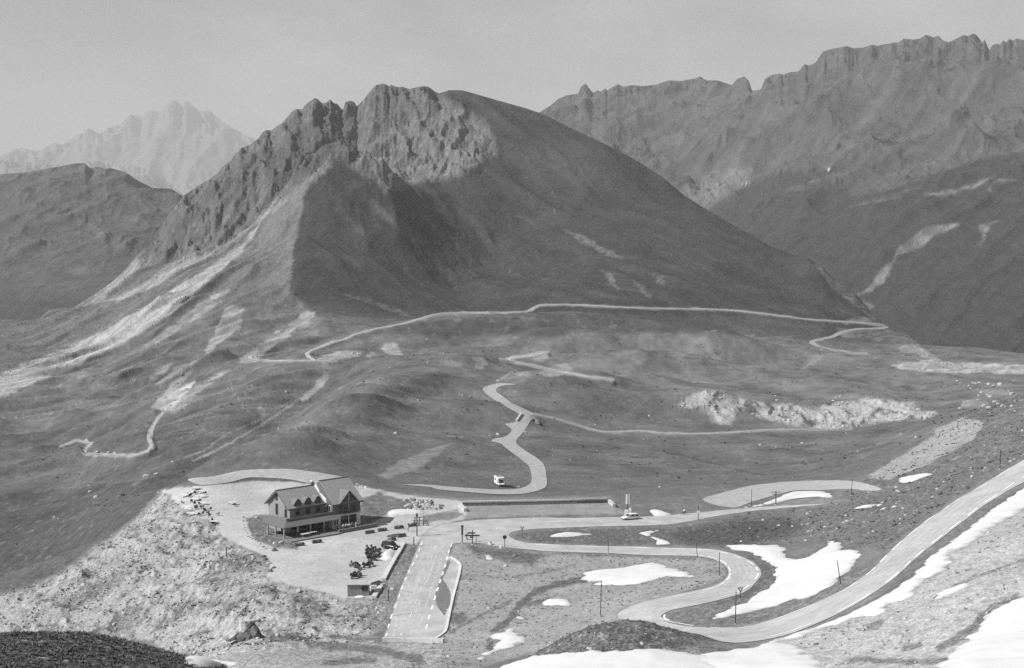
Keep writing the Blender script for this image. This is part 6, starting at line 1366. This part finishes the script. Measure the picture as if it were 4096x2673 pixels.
person(at(1632, 2127), 1.2, cloth_w, cloth_g, 'person in a white top standing between the planters by the tall pole', 'stand')
# cyclist
q = at(2735, 2061); bt = empty('bicycle', q + Vector((0, 0, .03)), math.pi * .5 + .25); tag(bt, 'dark bicycle ridden along the upper road', 'bicycle')
for y in (-.52, .5):
    m = MB(); m.torus((0, y, .34), .32, .03, 'x', 20, 6); m.build('wheel', tyre_m, bt, True)
m = MB(); 
for a, b in [((0, .5, .34), (0, .05, .3)), ((0, .05, .3), (0, .2, .86)), ((0, .2, .8), (0, -.38, .86)), ((0, .05, .3), (0, -.38, .8)), ((0, .5, .34), (0, .2, .8)), ((0, -.52, .34), (0, -.38, .95))]: m.tube(a, b, .025)
m.build('frame', dark_metal, bt); m = MB(); m.box(-.07, .07, .08, .34, .86, .91); m.build('saddle', tyre_m, bt); m = MB(); m.tube((-.22, -.5, 1.0), (.22, -.5, 1.0), .02); m.tube((0, -.38, .95), (0, -.5, 1.0), .02); m.build('handlebar', dark_metal, bt)
person(q + Vector((0, 0, .03)), math.pi * .5 + .25, cloth_w, cloth_d, 'cyclist in a white top bent over the handlebar', 'ride')

# ------------------------------------------------------------------ stones
def boulder_mesh(seed, n=3):
    bm = bmesh.new(); bmesh.ops.create_icosphere(bm, subdivisions=n, radius=1); r_ = random.Random(seed); cuts = []
    for k in range(9):
        d = Vector((r_.gauss(0, 1), r_.gauss(0, 1), r_.gauss(0, 1))).normalized(); cuts.append((d, r_.uniform(.55, .9)))
    for v in bm.verts:
        c = v.co.copy()
        for d, k in cuts:
            e = c.dot(d) - k
            if e > 0: c -= d * e * .9
        v.co = c * (1 + .05 * r_.uniform(-1, 1))
    me = bpy.data.meshes.new('boulder'); bm.to_mesh(me); bm.free(); return me
BM = [boulder_mesh(s, 2) for s in range(8)]; BMD = []
for me in BM: me.materials.append(rock_m); d = me.copy(); d.materials.clear(); d.materials.append(rock_d); BMD.append(d)
def boulder(q, s, label, group=None, dark=False, sq=None, name='boulder'):
    o = bpy.data.objects.new(name, rng.choice(BMD if dark else BM)); COL.objects.link(o); o.location = q; a = sq or (rng.uniform(.8, 1.3), rng.uniform(.7, 1.1), rng.uniform(.55, .8)); o.scale = (a[0] * s, a[1] * s, a[2] * s); o.rotation_euler = (rng.uniform(-.2, .2), rng.uniform(-.2, .2), rng.uniform(0, 6.28)); tag(o, label, 'boulder' if name == 'boulder' else name.replace('_', ' '), group); return o
# the stone pile: rough courses of blocks
for r_, (y_, n_) in enumerate([(2037, 13), (2030, 14), (2022, 12), (2013, 10), (2006, 5)]):
    for k in range(n_):
        px = 1628 + (1762 - 1628) * (k + .5 + rng.uniform(-.3, .3)) / n_ if r_ < 3 else 1650 + (1730 - 1650) * (k + .5) / n_
        q = at(px, 2038 - r_ * 3.0); q.z += .38 * r_
        boulder(q, rng.uniform(.55, .85), 'rough block heaped in the grey stone pile right of the inn', 'blocks of the stone pile', dark=rng.random() < .25)
for px, py, s, lab in [(1622,2003,1.0,'boulder standing apart at the upper left of the stone pile'), (1640,1999,.9,'second boulder at the upper left of the stone pile'), (1629,2028,.9,'boulder at the left foot of the stone pile'), (1764,2024,1.0,'boulder at the right end of the stone pile')]: boulder(at(px, py), s, lab)
for px, py, s in [(971,2070,.5),(971,2085,.45),(974,2100,.4),(981,2125,.45),(986,2136,.4),(990,2147,.5),(1000,2152,.4),(1008,2156,.45),(1020,2160,.4),(1037,2176,.5),(1052,2188,.45),(1062,2196,.5),(978,2112,.35),(1028,2168,.4)]: boulder(at(px, py), s, 'small pale edging stone along the drive round the inn bank', 'edging stones along the inn bank')
for px, py, s, lab, dk in [(1100,2176,.85,'pale boulder in front of the porch corner',0), (1125,2172,.85,'pale boulder right beside the porch corner one',0), (1098,2203,.9,'dark low boulder at the tip of the inn bank',1), (1027,2072,.75,'pale flat boulder on the inn bank',0), (1056,2228,.7,'dark stone at the top of the grass islet edge',1), (1063,2240,.7,'second dark stone down the islet edge',1),
                           (1078,2256,.7,'pale stone halfway down the islet edge',0), (1090,2272,.8,'large pale stone on the islet edge',0), (1082,2286,.75,'lowest dark stone on the islet edge',1), (1027,2295,.7,'pale squared stone below the grass islet',0), (1197,2364,.8,'pale flat slab on the slope below the lot',0), (3208,1774,.9,'small bright boulder in the valley meadow',0),
                           (2156,2163,.6,'dark stone on the grass nose',1), (2058,2225,.7,'dark lump of rock in the meadow below the stop sign',1), (2022,2266,.6,'pale rock in the meadow below the stop sign',0), (1955,2434,.55,'pale rock at the end of the dry channel',0), (3745,2390,.6,'rock sticking out of the small tapered snow patch',0),
                           (585,1905,1.3,'pale jagged rock on the crest of the dark knoll',0), (625,1898,.9,'smaller pale rock on the crest of the dark knoll',0), (358,1945,.8,'pale rock low on the left hillside',0), (384,1990,1.2,'pale rock group leader on the left hillside',0),
                           (390,1808,1.2,'pale rock above the winding footpath',0), (435,1814,1.3,'large pale rock above the winding footpath',0), (460,1814,1.0,'pale rock right of the large one above the footpath',0), (1585,1735,1.4,'pale rock on the slope left of the valley bridge',0), (1994,1524,1.3,'pale rock at the head of the valley bend',0), (2212,1674,1.0,'pale rock on the side track',0),
                           (2102,1730,.9,'white stone right of the valley road below the bridge',0), (2075,1948,.6,'white marker stone inside the valley hairpin',0)]:
    boulder(at(px, py), s, lab, dark=bool(dk))
# the broken dark crag at the lower left
q = at(985, 2555); cr = empty('rock_crag', q); tag(cr, 'dark broken crag jutting from the lower left slope', 'crag')
for x, y, z, s, d in [(0, 0, .6, 1.5, 1), (1.1, .6, .9, 1.5, 1), (-.6, 1.0, 1.5, 1.5, 0), (-2.2, .8, .5, 1.3, 0), (1.9, .2, .2, 1.0, 1), (-.1, -.4, .0, 1.2, 1), (.4, 1.2, 1.9, 1.1, 1), (2.0, -.9, -.1, .8, 0), (-3.4, .9, .2, 1.0, 0)]:
    o = bpy.data.objects.new('rock', (BMD if d else BM)[int(abs(x * 10 + y * 7)) % 8]); COL.objects.link(o); o.parent = cr; o.location = (x, y, z); o.scale = (s * 1.25, s, s * .9); o.rotation_euler = (.3 * x, .2 * y, x * 2.1)
# loose stones on the slopes
nst = 0
ZONES = [([(260,2300),(600,2090),(860,2160),(1000,2330),(1400,2420),(1500,2540),(800,2620),(300,2520)], 60, .2, .5, 'on the stony slope under the lot'), ([(2150,2590),(2300,2530),(2600,2530),(2760,2590),(2500,2605)], 12, .15, .4, 'on the dark grassy mound'),
         ([(3000,2640),(3500,2480),(3900,2200),(4060,2100),(4060,2350),(3700,2560)], 40, .15, .4, 'on the lower right slope'), ([(3100,2100),(3500,1950),(3900,1780),(4050,1800),(3700,2050),(3350,2180)], 40, .3, .6, 'on the right hillside'),
         ([(3820,1520),(4060,1540),(4060,1640),(3840,1640)], 40, .8, 1.6, 'in the boulder field right of the moraine'), ([(2600,1570),(3600,1590),(3650,1680),(2750,1660)], 26, .7, 1.3, 'along the moraine cliff')]
for poly, n_, s0, s1, wh in ZONES:
    k = 0; x0, x1, y0, y1 = pts_bbox(poly, 0)
    while k < n_:
        px, py = rng.uniform(x0, x1), rng.uniform(y0, y1)
        if not in_poly(poly, np.array([px]), np.array([py]))[0][0]: continue
        boulder(at(px, py), s0 + (s1 - s0) * rng.random() ** 2, 'loose pale stone lying ' + wh, 'loose stones ' + wh, dark=rng.random() < .15, name='stone'); k += 1
# ------------------------------------------------------------------ stones and tufts nobody would count
def pick(weight, n, seed):
    r = np.random.default_rng(seed); w = np.clip(weight, 0, None) * G.Y * G.Y * (P.vis + .15); w = w.ravel(); i = r.choice(len(w), n, p=w / w.sum())
    iu, iv = np.unravel_index(i, G.t.shape); iu = np.clip(iu, 0, NU - 2); iv = np.clip(iv, 0, NV - 2); a, b = r.random(n), r.random(n)
    y = np.exp(G.v[iv] + (G.v[1] - G.v[0]) * b); x = (G.u[iu] + (G.u[1] - G.u[0]) * a) * y
    return x, y, G.height(x, y), r
def bulk(name, co, faces, material, label, cat):
    me = bpy.data.meshes.new(name); k = faces.shape[1]
    me.vertices.add(len(co)); me.vertices.foreach_set('co', co.astype(np.float32).ravel()); me.loops.add(faces.size); me.loops.foreach_set('vertex_index', faces.astype(np.int32).ravel())
    me.polygons.add(len(faces)); me.polygons.foreach_set('loop_start', np.arange(0, faces.size, k, dtype=np.int32)); me.update(calc_edges=True)
    me.materials.append(material); o = bpy.data.objects.new(name, me); COL.objects.link(o); tag(o, label, cat, kind='stuff'); return o
CUBE = np.array([(x, y, z) for x in (-1, 1) for y in (-1, 1) for z in (-1, 1)], float)
CF = np.array([(0, 1, 3, 2), (4, 6, 7, 5), (0, 4, 5, 1), (2, 3, 7, 6), (0, 2, 6, 4), (1, 5, 7, 3)])
def stones(weight, n, s0, s1, seed, material, label):
    x, y, z, r = pick(weight, n, seed); s = s0 * (1 - r.random(n)) ** (-.55); s = np.minimum(s, s1)
    v = CUBE[None] * (1 + .45 * (r.random((n, 8, 3)) - .5)); v = v * np.stack([.7 + .7 * r.random(n), .7 + .6 * r.random(n), .45 + .4 * r.random(n)], -1)[:, None]
    top = v[:, :, 2] > 0; v[:, :, :2] *= np.where(top, .62, 1.0)[..., None]
    a = r.random(n) * 6.28; c, d = np.cos(a)[:, None], np.sin(a)[:, None]; vx = v[..., 0] * c - v[..., 1] * d; vy = v[..., 0] * d + v[..., 1] * c
    co = np.stack([vx * s[:, None] + x[:, None], vy * s[:, None] + y[:, None], v[..., 2] * s[:, None] + (z + .1 * s)[:, None]], -1).reshape(-1, 3)
    return bulk('scattered_stones', co, (CF[None] + 8 * np.arange(n)[:, None, None]).reshape(-1, 4), material, label, 'stones')
def tufts(weight, n, s0, s1, seed, material, label, name='grass_tufts'):
    x, y, z, r = pick(weight, n, seed); s = s0 + (s1 - s0) * r.random(n) ** 2; m = 9
    a = r.random((n, m)) * 6.28; lean = .25 + .75 * r.random((n, m)); h = (.5 + .5 * r.random((n, m))) * s[:, None]; bx = x[:, None] + .35 * s[:, None] * np.cos(a) * r.random((n, m)); by = y[:, None] + .35 * s[:, None] * np.sin(a) * r.random((n, m))
    w = .28 * s[:, None]; zz = z[:, None] - .05 + 0 * a
    p0 = np.stack([bx - w * np.sin(a), by + w * np.cos(a), zz], -1); p1 = np.stack([bx + w * np.sin(a), by - w * np.cos(a), zz], -1); p2 = np.stack([bx + lean * s[:, None] * np.cos(a), by + lean * s[:, None] * np.sin(a), zz + h], -1)
    co = np.stack([p0, p1, p2], 2).reshape(-1, 3); return bulk(name, co, np.arange(len(co)).reshape(-1, 3), material, label, 'grass')
st_m = mat('loose_stone', .33, .95, .3, .6); tf_m = mat('tuft_grass', .10, .95, .35, .5); md_m = mat('meadow_tuft', .19, .95, .3, .5); st2_m = mat('far_stone', .33, .95, .3, .2); sh2_m = mat('mound_grass', .11, .95, .3, .5); sh_m = mat('low_shrub', .085, .95, .3, .2)
noroad = np.clip(1 - 3 * flat, 0, 1)
snowm = np.clip(sum(P.poly(q, 4, 0) for q in SNOW.values()), 0, 1); free = noroad * (1 - snowm)
clump = smooth(-.05, .35, fbm(X / 5, Y / 7, 3, 501))
scrw = scr * free
stones(scrw, 900, .07, .40, 1, st_m, 'loose pale stones of all sizes covering the slope under the lot')
tufts(scrw * (.05 + clump ** 2), 3400, .16, .46, 2, tf_m, 'dark grass tufts clumped between the stones of the slope')
low = P.poly(LOWER, 10, 0) * free; mead = P.poly(MEADOW, 6, 0, (150, 330)) * free; hsf = hs * free * (Y < 480)
near_l = smooth(300, 120, Y)
stones(low, 700, .05, .30, 3, st_m, 'small pale stones strewn over the lower right slope')
tufts(low * (.1 + clump ** 2), 1800, .12, .38, 4, md_m, 'short dry grass tufts on the lower right slope')
tufts(mead * (.2 + clump ** 2), 1700, .12, .40, 5, md_m, 'short grass tufts of the meadow between the bends')
stones(mead, 200, .06, .35, 6, st_m, 'few small stones lying in the meadow')
tufts(hsf * (.2 + clump ** 2), 2600, .22, .6, 7, tf_m, 'dark grass tufts on the right hillside')
stones(hsf, 450, .08, .45, 8, st_m, 'pale stones strewn over the right hillside')
mdw = smooth(.15, .5, MOUND / 4.4) * free; tufts(mdw, 600, .10, .28, 9, sh2_m, 'dark tufts covering the mound in front of the bend')
bk = (Y > 85) * (Y < 125) * (P.px < 900) * (P.px > -250) * 1.0; tufts(bk, 4500, .10, .34, 10, tf_m, 'rough dark grass on the bank in the lower left corner')
midw = smooth(400, 460, Y) * smooth(1380, 1250, Y) * free * (P.px > -150); mc = smooth(.0, .4, fbm(X / 30, Y / 40, 4, 503))
stones(midw * (.04 + mc ** 2), 320, .2, .8, 11, st2_m, 'pale stones scattered over the pastures of the middle distance')
tufts(midw * (.05 + smooth(.05, .45, fbm(X / 30, Y / 40, 4, 505)) ** 2), 2600, .3, 1.0, 12, sh_m, 'low dark clumps of grass over the pastures of the middle distance', 'grass_clumps')
stones(mor * free, 110, .3, 1.2, 13, st2_m, 'fallen pale blocks along the moraine cliff')
